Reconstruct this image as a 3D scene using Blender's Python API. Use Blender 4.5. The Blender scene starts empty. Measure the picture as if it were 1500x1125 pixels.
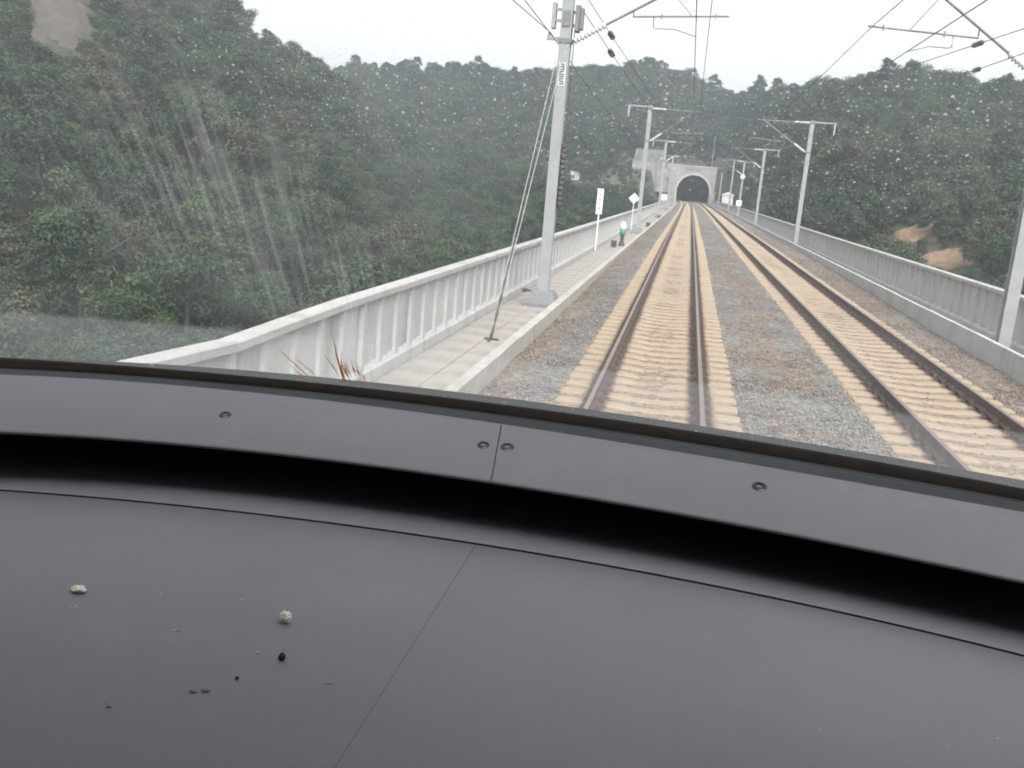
import bpy, math, random
import numpy as np
from mathutils import Matrix, Vector

random.seed(7)
rng = np.random.default_rng(11)
SC = bpy.context.scene
COL = SC.collection

# ------------------------------------------------------------------ camera
F = 1400.0                      # focal length in photograph pixels (1500 wide)
VPX, VPY, ROLL = 1012.0, 282.0, math.radians(4.8)
CAM = Vector((0.26, 0.0, 2.6))  # metres; rail top is z = 0, y runs along the track
_p = Vector(((VPX - 750) / F, -(VPY - 562.5) / F, -1.0))
_y = _p.normalized()
_q = _p + Vector((math.cos(ROLL), -math.sin(ROLL), 0))
_z = _q.cross(_p).normalized()
if _z.y < 0: _z = -_z
_x = _y.cross(_z)
W2C = Matrix((_x, _y, _z)).transposed()     # columns: world axes seen from the camera
C2W = W2C.transposed()
cd = bpy.data.cameras.new('camera')
cd.sensor_width = 36.0
cd.lens = F / 1500 * 36
cd.clip_start = 0.02
cd.clip_end = 3000
cam = bpy.data.objects.new('camera', cd)
COL.objects.link(cam)
cam.matrix_world = Matrix.Translation(CAM) @ C2W.to_4x4()
SC.camera = cam

def ray(px, py):
    return (C2W @ Vector(((px - 750) / F, -(py - 562.5) / F, -1.0))).normalized()
def at_z(px, py, dz):            # where a photograph pixel meets the level dz below/above the camera
    d = ray(px, py); return CAM + d * (dz / d.z)
def at_y(px, py, y):
    d = ray(px, py); return CAM + d * (y / d.y)
def project(P):                  # (n,3) -> pixel, depth
    M = np.array(W2C)
    c = (np.asarray(P) - np.array(CAM)) @ M.T
    w = np.maximum(-c[:, 2], 1e-6)
    return 750 + F * c[:, 0] / w, 562.5 - F * c[:, 1] / w, -c[:, 2]

# ------------------------------------------------------------------ sky, sun, exposure
SUN_EL, SUN_AZ = math.radians(50), math.radians(160)
w = bpy.data.worlds.new('World'); SC.world = w; w.use_nodes = True
nt = w.node_tree; nt.nodes.clear()
sky = nt.nodes.new('ShaderNodeTexSky'); sky.sky_type = 'NISHITA'; sky.sun_disc = False
sky.sun_elevation = SUN_EL; sky.sun_rotation = SUN_AZ
sky.air_density = 1.0; sky.dust_density = 5.0; sky.ozone_density = 1.0
hs = nt.nodes.new('ShaderNodeHueSaturation'); hs.inputs['Saturation'].default_value = 0.10
hs.inputs['Value'].default_value = 1.0
bg = nt.nodes.new('ShaderNodeBackground'); bg.inputs['Strength'].default_value = 0.15
wo = nt.nodes.new('ShaderNodeOutputWorld')
nt.links.new(sky.outputs[0], hs.inputs['Color']); nt.links.new(hs.outputs[0], bg.inputs[0]); nt.links.new(bg.outputs[0], wo.inputs[0])
sl = bpy.data.lights.new('sun', 'SUN'); sl.energy = 0.7; sl.angle = math.radians(60); sl.color = (1.0, 0.97, 0.93)
sun = bpy.data.objects.new('sun', sl); COL.objects.link(sun)
sd = Vector((math.sin(SUN_AZ) * math.cos(SUN_EL), math.cos(SUN_AZ) * math.cos(SUN_EL), math.sin(SUN_EL)))
sun.rotation_euler = sd.to_track_quat('Z', 'Y').to_euler()
SC.view_settings.view_transform = 'Standard'; SC.view_settings.look = 'None'
SC.view_settings.exposure = 1.38; SC.view_settings.gamma = 1.0
SC.view_settings.use_curve_mapping = False
SC.render.engine = 'CYCLES'
SC.cycles.use_denoising = True
SC.cycles.filter_width = 1.9
SC.cycles.max_bounces = 8; SC.cycles.transparent_max_bounces = 12
SC.cycles.diffuse_bounces = 4; SC.cycles.volume_bounces = 0

# ------------------------------------------------------------------ materials
def new_mat(name):
    m = bpy.data.materials.new(name); m.use_nodes = True
    t = m.node_tree; b = t.nodes['Principled BSDF']
    return m, t, b
def nd(t, kind, **kw):
    n = t.nodes.new(kind)
    for k, v in kw.items():
        if k in n.inputs: n.inputs[k].default_value = v
        else: setattr(n, k, v)
    return n
def mth(t, op, a, b=None, c=None, clamp=False):
    n = t.nodes.new('ShaderNodeMath'); n.operation = op; n.use_clamp = clamp
    for i, v in enumerate((a, b, c)):
        if v is None: continue
        if isinstance(v, (int, float)): n.inputs[i].default_value = v
        else: t.links.new(v, n.inputs[i])
    return n.outputs[0]
def mixc(t, fac, a, b, mode='MIX'):
    n = t.nodes.new('ShaderNodeMix'); n.data_type = 'RGBA'; n.blend_type = mode
    for sock, v in ((n.inputs[0], fac), (n.inputs[6], a), (n.inputs[7], b)):
        if isinstance(v, (int, float)): sock.default_value = v
        elif isinstance(v, tuple): sock.default_value = (*v, 1) if len(v) == 3 else v
        else: t.links.new(v, sock)
    return n.outputs[2]
def ramp(t, src, lo, hi):
    n = t.nodes.new('ShaderNodeMapRange'); n.inputs[1].default_value = lo; n.inputs[2].default_value = hi
    t.links.new(src, n.inputs[0]); return n.outputs[0]
def surf(name, c1, c2, scale=3.0, rough=0.85, bump=0.0, bscale=60.0, metal=0.0, stain=None, sscale=0.7, stretch=None, fine=0.15):
    """two-tone noise colour + fine grain + optional stain patches + optional fine relief"""
    m, t, b = new_mat(name)
    tc = nd(t, 'ShaderNodeTexCoord'); src = tc.outputs['Object']
    n1 = nd(t, 'ShaderNodeTexNoise', Scale=scale, Detail=5.0, Roughness=0.6); t.links.new(src, n1.inputs['Vector'])
    col = mixc(t, ramp(t, n1.outputs[0], 0.35, 0.65), c1, c2)
    n2 = nd(t, 'ShaderNodeTexNoise', Scale=bscale, Detail=3.0); t.links.new(src, n2.inputs['Vector'])
    if fine:
        col = mixc(t, fine, col, n2.outputs[0], 'OVERLAY')
    if stain:
        mp = nd(t, 'ShaderNodeMapping'); t.links.new(src, mp.inputs[0])
        mp.inputs['Scale'].default_value = stretch or (1, 1, 1)
        n3 = nd(t, 'ShaderNodeTexNoise', Scale=sscale, Detail=6.0, Roughness=0.7); t.links.new(mp.outputs[0], n3.inputs['Vector'])
        col = mixc(t, ramp(t, n3.outputs[0], 0.52, 0.74), col, stain)
    t.links.new(col, b.inputs['Base Color'])
    b.inputs['Roughness'].default_value = rough; b.inputs['Metallic'].default_value = metal
    if bump:
        bn = nd(t, 'ShaderNodeBump', Strength=bump, Distance=0.02)
        t.links.new(n2.outputs[0], bn.inputs['Height']); t.links.new(bn.outputs[0], b.inputs['Normal'])
    return m

M = {}
M['concrete'] = surf('parapet_concrete', (.41, .405, .395), (.345, .342, .333), 1.2, .9, .25, 40, stain=(.20, .20, .195), sscale=1.1, stretch=(1, 1.6, .35))
M['coping'] = surf('coping_concrete', (.37, .365, .35), (.31, .305, .29), 2.0, .9, .2, 50, stain=(.215, .21, .195), sscale=1.7)
M['slab'] = surf('walkway_concrete', (.315, .288, .26), (.26, .24, .215), 1.5, .9, .3, 30, stain=(.215, .195, .175), sscale=1.2)
M['kerb'] = surf('kerb_concrete', (.38, .36, .33), (.31, .295, .265), 2.4, .9, .3, 30, stain=(.24, .22, .19), sscale=2.0)
M['deck'] = surf('deck_concrete', (.27, .255, .24), (.215, .205, .19), 1.0, .9, .3, 20)
M['steel'] = surf('galvanised_steel', (.27, .28, .28), (.225, .235, .235), 2.2, .6, .05, 30, metal=.05, stain=(.27, .27, .27), sscale=1.5, stretch=(1, 1, .2))
M['tube'] = surf('tube_steel', (.20, .20, .21), (.14, .14, .15), 3.0, .5, metal=.4)
M['base'] = surf('footing_paint', (.17, .175, .18), (.12, .125, .13), 3.0, .8, .3, 20, stain=(.27, .26, .25), sscale=3.0)
M['iron'] = surf('dark_iron', (.045, .042, .04), (.07, .062, .055), 4.0, .7)
M['ceramic'] = surf('insulator_ceramic', (.52, .53, .53), (.44, .45, .46), 4.0, .3)
M['brown_ceramic'] = surf('dark_insulator', (.06, .045, .05), (.09, .07, .075), 4.0, .3)
M['rail_side'] = surf('rusty_rail', (.085, .052, .040), (.060, .038, .031), 4.0, .9, .2, 60, stain=(.12, .075, .05), sscale=3)
M['rail_head'] = surf('worn_rail_head', (.20, .155, .135), (.15, .115, .10), 2.0, .5, metal=.3)
M['clip'] = surf('rusty_fastening', (.075, .046, .036), (.05, .033, .027), 9.0, .9)
M['white'] = surf('white_paint', (.80, .80, .79), (.72, .72, .71), 2.0, .5, stain=(.55, .54, .52), sscale=3.0, fine=.05)
M['green'] = surf('green_paint', (.03, .20, .11), (.025, .15, .09), 3.0, .5)
M['plate'] = surf('pale_plate', (.50, .50, .48), (.43, .43, .42), 4.0, .6)
M['black'] = surf('black_lettering', (.02, .02, .02), (.03, .03, .03), 4.0, .7)
M['portal'] = surf('portal_stone', (.33, .315, .295), (.27, .26, .245), .5, .9, .2, 8, stain=(.21, .205, .195), sscale=.35, stretch=(1, 1, .4))
M['ring'] = surf('arch_ring_stone', (.46, .455, .44), (.40, .395, .38), .7, .9)
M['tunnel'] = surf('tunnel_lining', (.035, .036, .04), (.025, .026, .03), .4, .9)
M['lattice'] = surf('retaining_concrete', (.26, .25, .232), (.20, .195, .18), .6, .95, .3, 4, stain=(.12, .122, .105), sscale=.5)
M['facing'] = surf('slope_shotcrete', (.17, .165, .15), (.13, .127, .117), .5, .95, .4, 4, stain=(.09, .095, .08), sscale=.5)
M['wood_earth'] = surf('forest_floor', (.035, .042, .022), (.055, .052, .03), .25, .95, .3, 2.0, stain=(.075, .065, .042), sscale=.08)
M['earth'] = surf('bare_orange_earth', (.23, .15, .092), (.17, .11, .07), .9, .95, .5, 5, stain=(.15, .10, .065), sscale=.9)
M['rock'] = surf('grey_brown_rock', (.095, .076, .062), (.062, .052, .043), .4, .95, .6, 3, stain=(.045, .043, .036), sscale=.5)
M['grassland'] = surf('dry_grass_bank', (.085, .075, .045), (.05, .055, .028), .3, .95, .4, 5, stain=(.13, .11, .085), sscale=.25)
M['dash'] = surf('grey_dashboard', (.142, .144, .159), (.127, .129, .143), 2.2, .66, .12, 700, stain=(.154, .155, .166), sscale=5.0, fine=.22)
M['trim'] = surf('grey_trim', (.086, .087, .097), (.078, .079, .088), 3.0, .62, .1, 700, stain=(.094, .095, .102), sscale=7.0, fine=.2)
M['frame'] = surf('dark_window_frame', (.024, .026, .028), (.018, .020, .021), 5.0, .6)
M['frame'].node_tree.nodes['Principled BSDF'].inputs['Specular IOR Level'].default_value = .1
M['rubber'] = surf('black_rubber', (.006, .005, .004), (.010, .007, .005), 40.0, .75)
M['rubber'].node_tree.nodes['Principled BSDF'].inputs['Specular IOR Level'].default_value = .06
M['void'] = surf('black_cavity', (.006, .006, .006), (.009, .009, .009), 5.0, .95)
M['void'].node_tree.nodes['Principled BSDF'].inputs['Specular IOR Level'].default_value = 0.0
M['lining'] = surf('cab_lining', (.14, .14, .14), (.12, .12, .12), 1.0, .8)
M['screw'] = surf('dark_screw', (.010, .010, .011), (.007, .007, .007), 40.0, .3, metal=.1)
M['crumb'] = surf('pale_crumb', (.85, .81, .74), (.74, .68, .58), 120.0, .9, .6, 400, stain=(.45, .28, .15), sscale=90)
M['dark_crumb'] = surf('dark_crumb', (.02, .02, .02), (.045, .04, .035), 120.0, .9)
M['tan_crumb'] = surf('tan_crumb', (.24, .21, .16), (.15, .13, .11), 120.0, .9)
M['fluff'] = surf('grey_lint', (.52, .52, .55), (.45, .45, .48), 100.0, .9)
M['insect'] = surf('dried_insect', (.45, .22, .10), (.34, .15, .07), 90.0, .8)

def sleeper_material():
    m, t, b = new_mat('dusty_sleeper')
    tc = nd(t, 'ShaderNodeTexCoord'); oi = nd(t, 'ShaderNodeObjectInfo')
    n1 = nd(t, 'ShaderNodeTexNoise', Scale=7.0, Detail=5.0); 
    ad = nd(t, 'ShaderNodeVectorMath'); ad.operation = 'ADD'
    t.links.new(tc.outputs['Object'], ad.inputs[0]); t.links.new(oi.outputs['Location'], ad.inputs[1])
    t.links.new(ad.outputs[0], n1.inputs['Vector'])
    col = mixc(t, ramp(t, n1.outputs[0], .35, .65), (.295, .225, .157), (.255, .195, .135))
    col = mixc(t, mth(t, 'MULTIPLY', oi.outputs['Random'], .35), col, (.31, .26, .195))
    sp = nd(t, 'ShaderNodeSeparateXYZ'); t.links.new(tc.outputs['Object'], sp.inputs[0])
    d = mth(t, 'ABSOLUTE', mth(t, 'SUBTRACT', mth(t, 'ABSOLUTE', sp.outputs[0]), .7535))
    n2 = nd(t, 'ShaderNodeTexNoise', Scale=18.0, Detail=3.0); t.links.new(ad.outputs[0], n2.inputs['Vector'])
    d2 = mth(t, 'ADD', d, mth(t, 'MULTIPLY', mth(t, 'SUBTRACT', n2.outputs[0], .5), .14))
    f = mth(t, 'SUBTRACT', 1.0, ramp(t, d2, .14, .22), clamp=True)
    col = mixc(t, f, col, (.075, .047, .036))
    t.links.new(col, b.inputs['Base Color']); b.inputs['Roughness'].default_value = .92
    bn = nd(t, 'ShaderNodeBump', Strength=.3, Distance=.01); t.links.new(n2.outputs[0], bn.inputs['Height']); t.links.new(bn.outputs[0], b.inputs['Normal'])
    return m
M['sleeper'] = sleeper_material()

def attr_material(name, attr, rough=.95, noise=25.0, amt=.5, bump=.6):
    m, t, b = new_mat(name)
    a = nd(t, 'ShaderNodeAttribute', attribute_name=attr)
    tc = nd(t, 'ShaderNodeTexCoord')
    n1 = nd(t, 'ShaderNodeTexVoronoi', Scale=noise); t.links.new(tc.outputs['Object'], n1.inputs['Vector'])
    sp = nd(t, 'ShaderNodeSeparateColor'); t.links.new(n1.outputs['Color'], sp.inputs[0])
    f = mth(t, 'ADD', mth(t, 'MULTIPLY', sp.outputs[0], amt), 1 - amt * .55)
    mul = nd(t, 'ShaderNodeVectorMath'); mul.operation = 'SCALE'
    t.links.new(a.outputs['Color'], mul.inputs[0]); t.links.new(f, mul.inputs['Scale'])
    t.links.new(mul.outputs[0], b.inputs['Base Color']); b.inputs['Roughness'].default_value = rough
    if bump:
        bn = nd(t, 'ShaderNodeBump', Strength=bump, Distance=.03); t.links.new(n1.outputs['Distance'], bn.inputs['Height']); t.links.new(bn.outputs[0], b.inputs['Normal'])
    return m
M['ballast'] = attr_material('ballast_bed', 'tint', noise=16.0, amt=.7)
M['stones'] = attr_material('ballast_stones', 'tint', noise=2.0, amt=.1, bump=0)

def leaf_material(name, ca, cb, cc):
    m, t, b = new_mat(name)
    oi = nd(t, 'ShaderNodeObjectInfo'); g = nd(t, 'ShaderNodeAttribute', attribute_name='leaf')
    sp = nd(t, 'ShaderNodeSeparateColor'); t.links.new(g.outputs['Color'], sp.inputs[0])
    col = mixc(t, oi.outputs['Random'], ca, cb)
    col = mixc(t, mth(t, 'MULTIPLY', sp.outputs[0], .55), col, cc)
    t.links.new(col, b.inputs['Base Color']); b.inputs['Roughness'].default_value = .6
    b.inputs['Specular IOR Level'].default_value = .3
    tr = nd(t, 'ShaderNodeBsdfTranslucent'); t.links.new(col, tr.inputs[0])
    mx = nd(t, 'ShaderNodeMixShader'); mx.inputs[0].default_value = .25
    t.links.new(b.outputs[0], mx.inputs[1]); t.links.new(tr.outputs[0], mx.inputs[2])
    t.links.new(mx.outputs[0], t.nodes['Material Output'].inputs[0])
    return m
M['leaf_dark'] = leaf_material('dark_leaves', (.015, .033, .018), (.031, .056, .025), (.050, .081, .036))
M['leaf_mid'] = leaf_material('mid_green_leaves', (.027, .053, .021), (.047, .078, .026), (.070, .105, .039))
M['leaf_dull'] = leaf_material('dull_olive_leaves', (.044, .050, .028), (.066, .068, .036), (.095, .092, .052))
M['bark'] = surf('bark', (.07, .06, .048), (.045, .038, .032), 6.0, .95, .5, 30)

# ------------------------------------------------------------------ mesh helpers
class MB:
    def __init__(s): s.v = []; s.f = []; s.m = []
    def add(s, vs, fs, mi=0):
        o = len(s.v); s.v += [tuple(v) for v in vs]; s.f += [tuple(i + o for i in f) for f in fs]; s.m += [mi] * len(fs); return s
    def box(s, x0, x1, y0, y1, z0, z1, mi=0):
        return s.add([(x0,y0,z0),(x1,y0,z0),(x1,y1,z0),(x0,y1,z0),(x0,y0,z1),(x1,y0,z1),(x1,y1,z1),(x0,y1,z1)],
                     [(0,3,2,1),(4,5,6,7),(0,1,5,4),(1,2,6,5),(2,3,7,6),(3,0,4,7)], mi)
    def tube(s, pts, r, n=8, mi=0):
        pts = [Vector(p) for p in pts]; rs = r if isinstance(r, (list, tuple)) else [r] * len(pts)
        vs, fs = [], []
        for i, p in enumerate(pts):
            d = (pts[min(i+1, len(pts)-1)] - pts[max(i-1, 0)]).normalized()
            a = d.orthogonal().normalized() if abs(d.z) > .99 else d.cross(Vector((0,0,1))).normalized()
            b = a.cross(d)
            for k in range(n):
                t = 2*math.pi*k/n; vs.append(p + (a*math.cos(t) + b*math.sin(t))*rs[i])
        for i in range(len(pts)-1):
            for k in range(n):
                fs.append((i*n+k, i*n+(k+1)%n, (i+1)*n+(k+1)%n, (i+1)*n+k))
        fs.append(tuple(range(n-1,-1,-1))); fs.append(tuple((len(pts)-1)*n+k for k in range(n)))
        return s.add(vs, fs, mi)
    def loft(s, rows, mi=0, closed=False):     # rows of equal length
        n = len(rows[0]); vs = [p for r in rows for p in r]; fs = []
        for i in range(len(rows)-1):
            for k in range(n if closed else n-1):
                fs.append((i*n+k, i*n+(k+1)%n, (i+1)*n+(k+1)%n, (i+1)*n+k))
        return s.add(vs, fs, mi)
    def solid(s, rows, mi=0):                  # closed cross-sections with end caps
        s.loft(rows, mi, True); n = len(rows[0]); o = len(s.v) - n*len(rows)
        s.f.append(tuple(o+k for k in range(n-1,-1,-1))); s.f.append(tuple(o+(len(rows)-1)*n+k for k in range(n))); s.m += [mi, mi]
        return s
    def mesh(s, name, mats, smooth=False):
        me = bpy.data.meshes.new(name); me.from_pydata(s.v, [], s.f)
        for m in (mats if isinstance(mats, (list, tuple)) else [mats]): me.materials.append(M[m])
        if any(s.m): me.polygons.foreach_set('material_index', s.m)
        if smooth: me.polygons.foreach_set('use_smooth', [True]*len(s.f))
        me.update(); return me
    def build(s, name, mats, parent=None, smooth=False):
        o = bpy.data.objects.new(name, s.mesh(name, mats, smooth)); COL.objects.link(o)
        if parent: o.parent = parent
        return o
def tag(o, label=None, cat=None, group=None, kind=None):
    if label: o['label'] = label
    if cat: o['category'] = cat
    if group: o['group'] = group
    if kind: o['kind'] = kind
    return o
def empty(name, loc=(0,0,0)):
    o = bpy.data.objects.new(name, None); o.location = loc; o.empty_display_size = .2; COL.objects.link(o); return o
def place(name, me, parent, loc=(0,0,0), rz=0.0):
    o = bpy.data.objects.new(name, me); COL.objects.link(o)
    if parent: o.parent = parent
    o.location = loc; o.rotation_euler = (0,0,rz); return o
def np_mesh(name, V, Fq, mat, tint=None, tname='tint'):
    """V (n,3), Fq (m,k) numpy arrays"""
    me = bpy.data.meshes.new(name); k = Fq.shape[1]
    me.vertices.add(len(V)); me.vertices.foreach_set('co', np.ascontiguousarray(V, dtype=np.float32).ravel())
    me.loops.add(Fq.size); me.loops.foreach_set('vertex_index', np.ascontiguousarray(Fq, dtype=np.int32).ravel())
    me.polygons.add(len(Fq)); me.polygons.foreach_set('loop_start', np.arange(0, Fq.size, k, dtype=np.int32))
    me.update(calc_edges=True)
    if tint is not None:
        a = me.color_attributes.new(tname, 'FLOAT_COLOR', 'POINT')
        a.data.foreach_set('color', np.ascontiguousarray(np.c_[tint, np.ones(len(tint))], dtype=np.float32).ravel())
    me.materials.append(M[mat]); return me

# ------------------------------------------------------------------ track alignment
END = 300.0
def xc(s): return -5e-5 * max(0.0, s - 140) ** 2
def sstep(a, b, x):
    t = np.clip((np.asarray(x, float) - a) / (b - a), 0, 1); return t*t*(3-2*t)
def zt(s): return float(-.25 * (1 - sstep(10, 58, s)))
T2 = 4.2
def t2(s): return T2 + .33*(1 - sstep(12, 55, s))      # the second track draws in a little
SLIST = list(np.arange(2, 30, 1.0)) + list(np.arange(30, 140, 4.0)) + list(np.arange(140, END+1, 5.0))
KL, KR = -2.5, 6.85          # inner faces of the two ballast walls
WL, WR = -.45, -.45            # walkway levels
PL, PR = -3.96, 8.16         # parapet inner faces

def vnoise(x, y, seed=0):
    """smooth value noise on numpy arrays"""
    def h(i, j): 
        n = np.sin(i*127.1 + j*311.7 + seed*74.7)*43758.5453; return n - np.floor(n)
    xi, yi = np.floor(x), np.floor(y); xf, yf = x-xi, y-yi
    u, v = xf*xf*(3-2*xf), yf*yf*(3-2*yf)
    return (h(xi,yi)*(1-u)+h(xi+1,yi)*u)*(1-v) + (h(xi,yi+1)*(1-u)+h(xi+1,yi+1)*u)*v

# ------------------------------------------------------------------ terrain
SKY_L = [(-500,-260),(-200,-190),(0,-120),(200,-50),(340,2),(380,38),(430,76),(470,96),(500,118),(560,175),(640,262),(720,330)]
SKY_C = [(300,120),(440,104),(490,98),(530,88),(620,91),(700,92),(760,97),(830,92),(890,90),(935,86),(975,97),(1012,108),(1045,128),(1080,140),(1160,170),(1300,230)]
SKY_R = [(985,245),(1010,193),(1030,152),(1046,130),(1100,127),(1150,119),(1200,115),(1260,110),(1320,106),(1400,103),(1500,108),(1700,102),(2000,92)]
def azel(pts):
    a, e = [], []
    for p in pts:
        d = ray(*p); a.append(math.atan2(d.x, d.y)); e.append(math.atan2(d.z, math.hypot(d.x, d.y)))
    return np.array(a), np.array(e)
AL, EL = azel(SKY_L); AC, EC = azel(SKY_C); AR, ER = azel(SKY_R)
TREE_H = 6.0
def hill(az, r, A, E, r0, rr, zb, power):
    el = np.interp(az, A, E); zr = CAM.z + rr*np.tan(el) - TREE_H*.85
    s = np.clip((r - r0)/(rr - r0), 0, 1)
    z = zb + (zr - zb)*s**power
    z = np.where(zr < zb, zb, z)
    return z - np.clip(r - rr, 0, None)*.30
def terrain(x, y):
    x = np.asarray(x, float); y = np.asarray(y, float)
    dx, dy = x - CAM.x, y
    r = np.hypot(dx, dy); az = np.arctan2(dx, np.maximum(dy, .01) ) ; az = np.where(dy < 0, np.sign(dx)*1.45, az)
    az = np.clip(az, -1.2, 1.2)
    zb = -15.0
    zl = hill(az, r, AL, EL, np.interp(az, [-1.2,-.5,-.15], [34, 48, 110]), np.interp(az, [-1.2,-.5,-.2], [150, 215, 260]), zb, .95)
    zc_ = hill(az, r, AC, EC, 60 + 0*az, 430 + 0*az, zb, 1.0)
    s = np.clip((r - 232)/(420 - 232), 0, 1); ec = np.interp(az, AC, EC)
    zc2 = -2.5 + (CAM.z + 420*np.tan(ec) - TREE_H*.85 + 2.5)*s**1.3 - np.clip(r-420, 0, None)*.3
    approach = zb + (13.0)*sstep(110, 225, r)
    zc_ = np.where(r > 232, zc2, approach)
    zr_ = hill(az, r, AR, ER, np.interp(az, [.0,.03,.08,.15,.6], [240, 215, 110, 55, 34]), np.interp(az, [.0,.03,.1,.2,.5], [430, 400, 290, 240, 190]), np.where(r > 190, np.interp(az, [-.03,.0,.03,.08], [zb, -2.5, -4.0, zb]), zb), np.interp(az, [.0,.04,.1], [1.3, 1.2, .95]))
    k = 2.5
    st = np.stack([zl, zc_, zr_]); mx = st.max(0)
    z = mx + k*np.log(np.exp((st - mx)/k).sum(0)) - k*.35
    z = z + (vnoise(x*.05, y*.05, 1) - .5)*4 + (vnoise(x*.14, y*.14, 2) - .5)*1.6
    mid = 2.1 - 5e-5*np.clip(y-140, 0, 170)**2
    wdt = np.interp(y, [0, 200, 285, 301], [15, 13, 10.5, 8.0])
    f = sstep(0, 4.0, np.abs(x - mid) - wdt)                 # keep the line's corridor clear
    low = np.minimum(z, -1.6)
    z = np.where(y < END + 1.0, low*(1-f) + z*f, z)
    return z
gx = np.concatenate([np.arange(-420, -60, 5.0), np.arange(-60, 60, 2.0), np.arange(60, 421, 5.0)])
gy = np.concatenate([np.arange(-60, 200, 4.0), np.arange(200, 340, 2.0), np.arange(340, 640, 6.0)])
GX, GY = np.meshgrid(gx, gy); GZ = terrain(GX, GY)
nx, ny = len(gx), len(gy)
idx = np.arange(nx*ny).reshape(ny, nx)
FQ = np.stack([idx[:-1,:-1], idx[:-1,1:], idx[1:,1:], idx[1:,:-1]], -1).reshape(-1, 4)
# leave the tunnel bore open
cxq = GX.ravel()[FQ].mean(1); cyq = GY.ravel()[FQ].mean(1); czq = GZ.ravel()[FQ].mean(1)
FQ = FQ[~((np.abs(cxq - .8) < 5.3) & (cyq > END) & (cyq < END + 2))]
me = np_mesh('hillside', np.c_[GX.ravel(), GY.ravel(), GZ.ravel()], FQ, 'wood_earth')
me.polygons.foreach_set('use_smooth', [True]*len(me.polygons))
tag(place('hillside', me, None), 'wooded valley floor and steep hills round the viaduct', kind='structure')
V = np.array([(-2500,-800,-16.5),(2500,-800,-16.5),(2500,2800,-16.5),(-2500,2800,-16.5)])
tag(place('ground', np_mesh('ground', V, np.array([[0,1,2,3]]), 'wood_earth'), None), 'low ground reaching to the horizon', kind='structure')

def hit_terrain(px, py):
    d = ray(px, py)
    ts = np.arange(15, 560, .5)
    P = np.array(CAM)[None] + np.array(d)[None]*ts[:, None]
    below = P[:, 2] < terrain(P[:, 0], P[:, 1])
    i = int(np.argmax(below)) if below.any() else len(ts)-1
    return Vector(P[i])

# ------------------------------------------------------------------ viaduct deck
def extrude(profile, ss, dip=False):
    """profile: closed list of (x, z) relative to the line; swept along the alignment"""
    return [[(x + xc(s), s, z + (zt(s) if dip else 0)) for x, z in profile] for s in ss]
b = MB()
b.solid(extrude([(PL-.35, -.62), (KL-.25, -.62), (KL-.25, -.85), (KR+.25, -.85), (KR+.25, -.62), (PR+.35, -.62), (PR+.35, -.75), (5.6, -1.35), (4.6, -3.4), (-.4, -3.4), (-1.4, -1.35), (PL-.35, -.9)], SLIST))
tag(b.build('viaduct_deck', 'deck'), 'concrete box girder deck of the railway viaduct', kind='structure')

# ballast bed: a bumpy sheet, tan with dust inside the tracks, grey outside, brown along the edges
bxs = np.arange(KL-.02, KR+.03, .085)
bss = np.concatenate([np.arange(3, 26, .085), np.arange(26, 60, .3), np.arange(60, END+30, 1.5)])
BX, BS = np.meshgrid(bxs, bss)
XC = -5e-5*np.clip(BS-140, 0, None)**2
ZD = -.25*(1 - sstep(10, 58, BS))
def ballast_tint(x, s):
    t1 = np.minimum(np.abs(x), np.abs(x - t2(s)))
    n = vnoise(x*3.1, s*1.7, 3); n2 = (vnoise(x*.9+s*.31, s*.35-x*.4, 4)*.5 + vnoise(x*2.1-s*.9, s*.9+x*1.3, 14)*.3 + vnoise(x*5-s*2.2, s*2.4+x*3.1, 24)*.2); n3 = vnoise(x*9, s*9, 5)
    grey = np.array([.134, .125, .114]); tan = np.array([.20, .150, .104]); brown = np.array([.150, .115, .09])
    f = 1 - sstep(1.22, 1.42, t1 + (n - .5)*.14)
    col = grey[None]*(.75 + .5*n3[:, None])
    br = np.clip((1 - sstep(.0, .75, np.abs(x - (KL+.15)) + (n2-.5)*.5))*.8 + sstep(.48, .62, n2)*(1-sstep(.3, 1.0, np.abs(x-2.2)))*.8 + sstep(5.4, 5.9, x)*.8*sstep(.35,.6,n2+.1), 0, 1)
    col = col*(1-br[:, None]) + brown[None]*br[:, None]*(.7+.6*n3[:, None])
    out = col*(1-f[:, None]) + tan[None]*f[:, None]*(.85 + .3*n3[:, None])
    g = (1 - sstep(.13, .21, np.abs(t1 - .7535) + (n - .5)*.08))[:, None]
    return out*(1-g) + np.array([.07, .045, .034])[None]*g
T1 = np.minimum(np.abs(BX), np.abs(BX-t2(BS)))
inside = 1 - sstep(1.2, 1.45, T1)
bz = -.205 - .026*inside + .03*(vnoise(BX*1.3, BS*.8, 6)-.5) + (rng.random(BX.shape)-.5)*np.where(BS < 26, .03, .015)
edge = np.clip((BX-KL)/.9, 0, 1); bz -= .13*(1-edge)
bz += .12*sstep(5.7, KR, BX)*0
V = np.c_[(BX+XC).ravel(), BS.ravel(), (bz+ZD).ravel()]
n1, n2_ = BX.shape; ii = np.arange(n1*n2_).reshape(n1, n2_)
FQ = np.stack([ii[:-1,:-1], ii[:-1,1:], ii[1:,1:], ii[1:,:-1]], -1).reshape(-1, 4)
me = np_mesh('ballast_bed', V, FQ, 'ballast', ballast_tint(BX.ravel(), BS.ravel()))
tag(place('ballast_bed', me, None), 'bed of crushed grey and tan ballast under both tracks', kind='structure')
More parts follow.
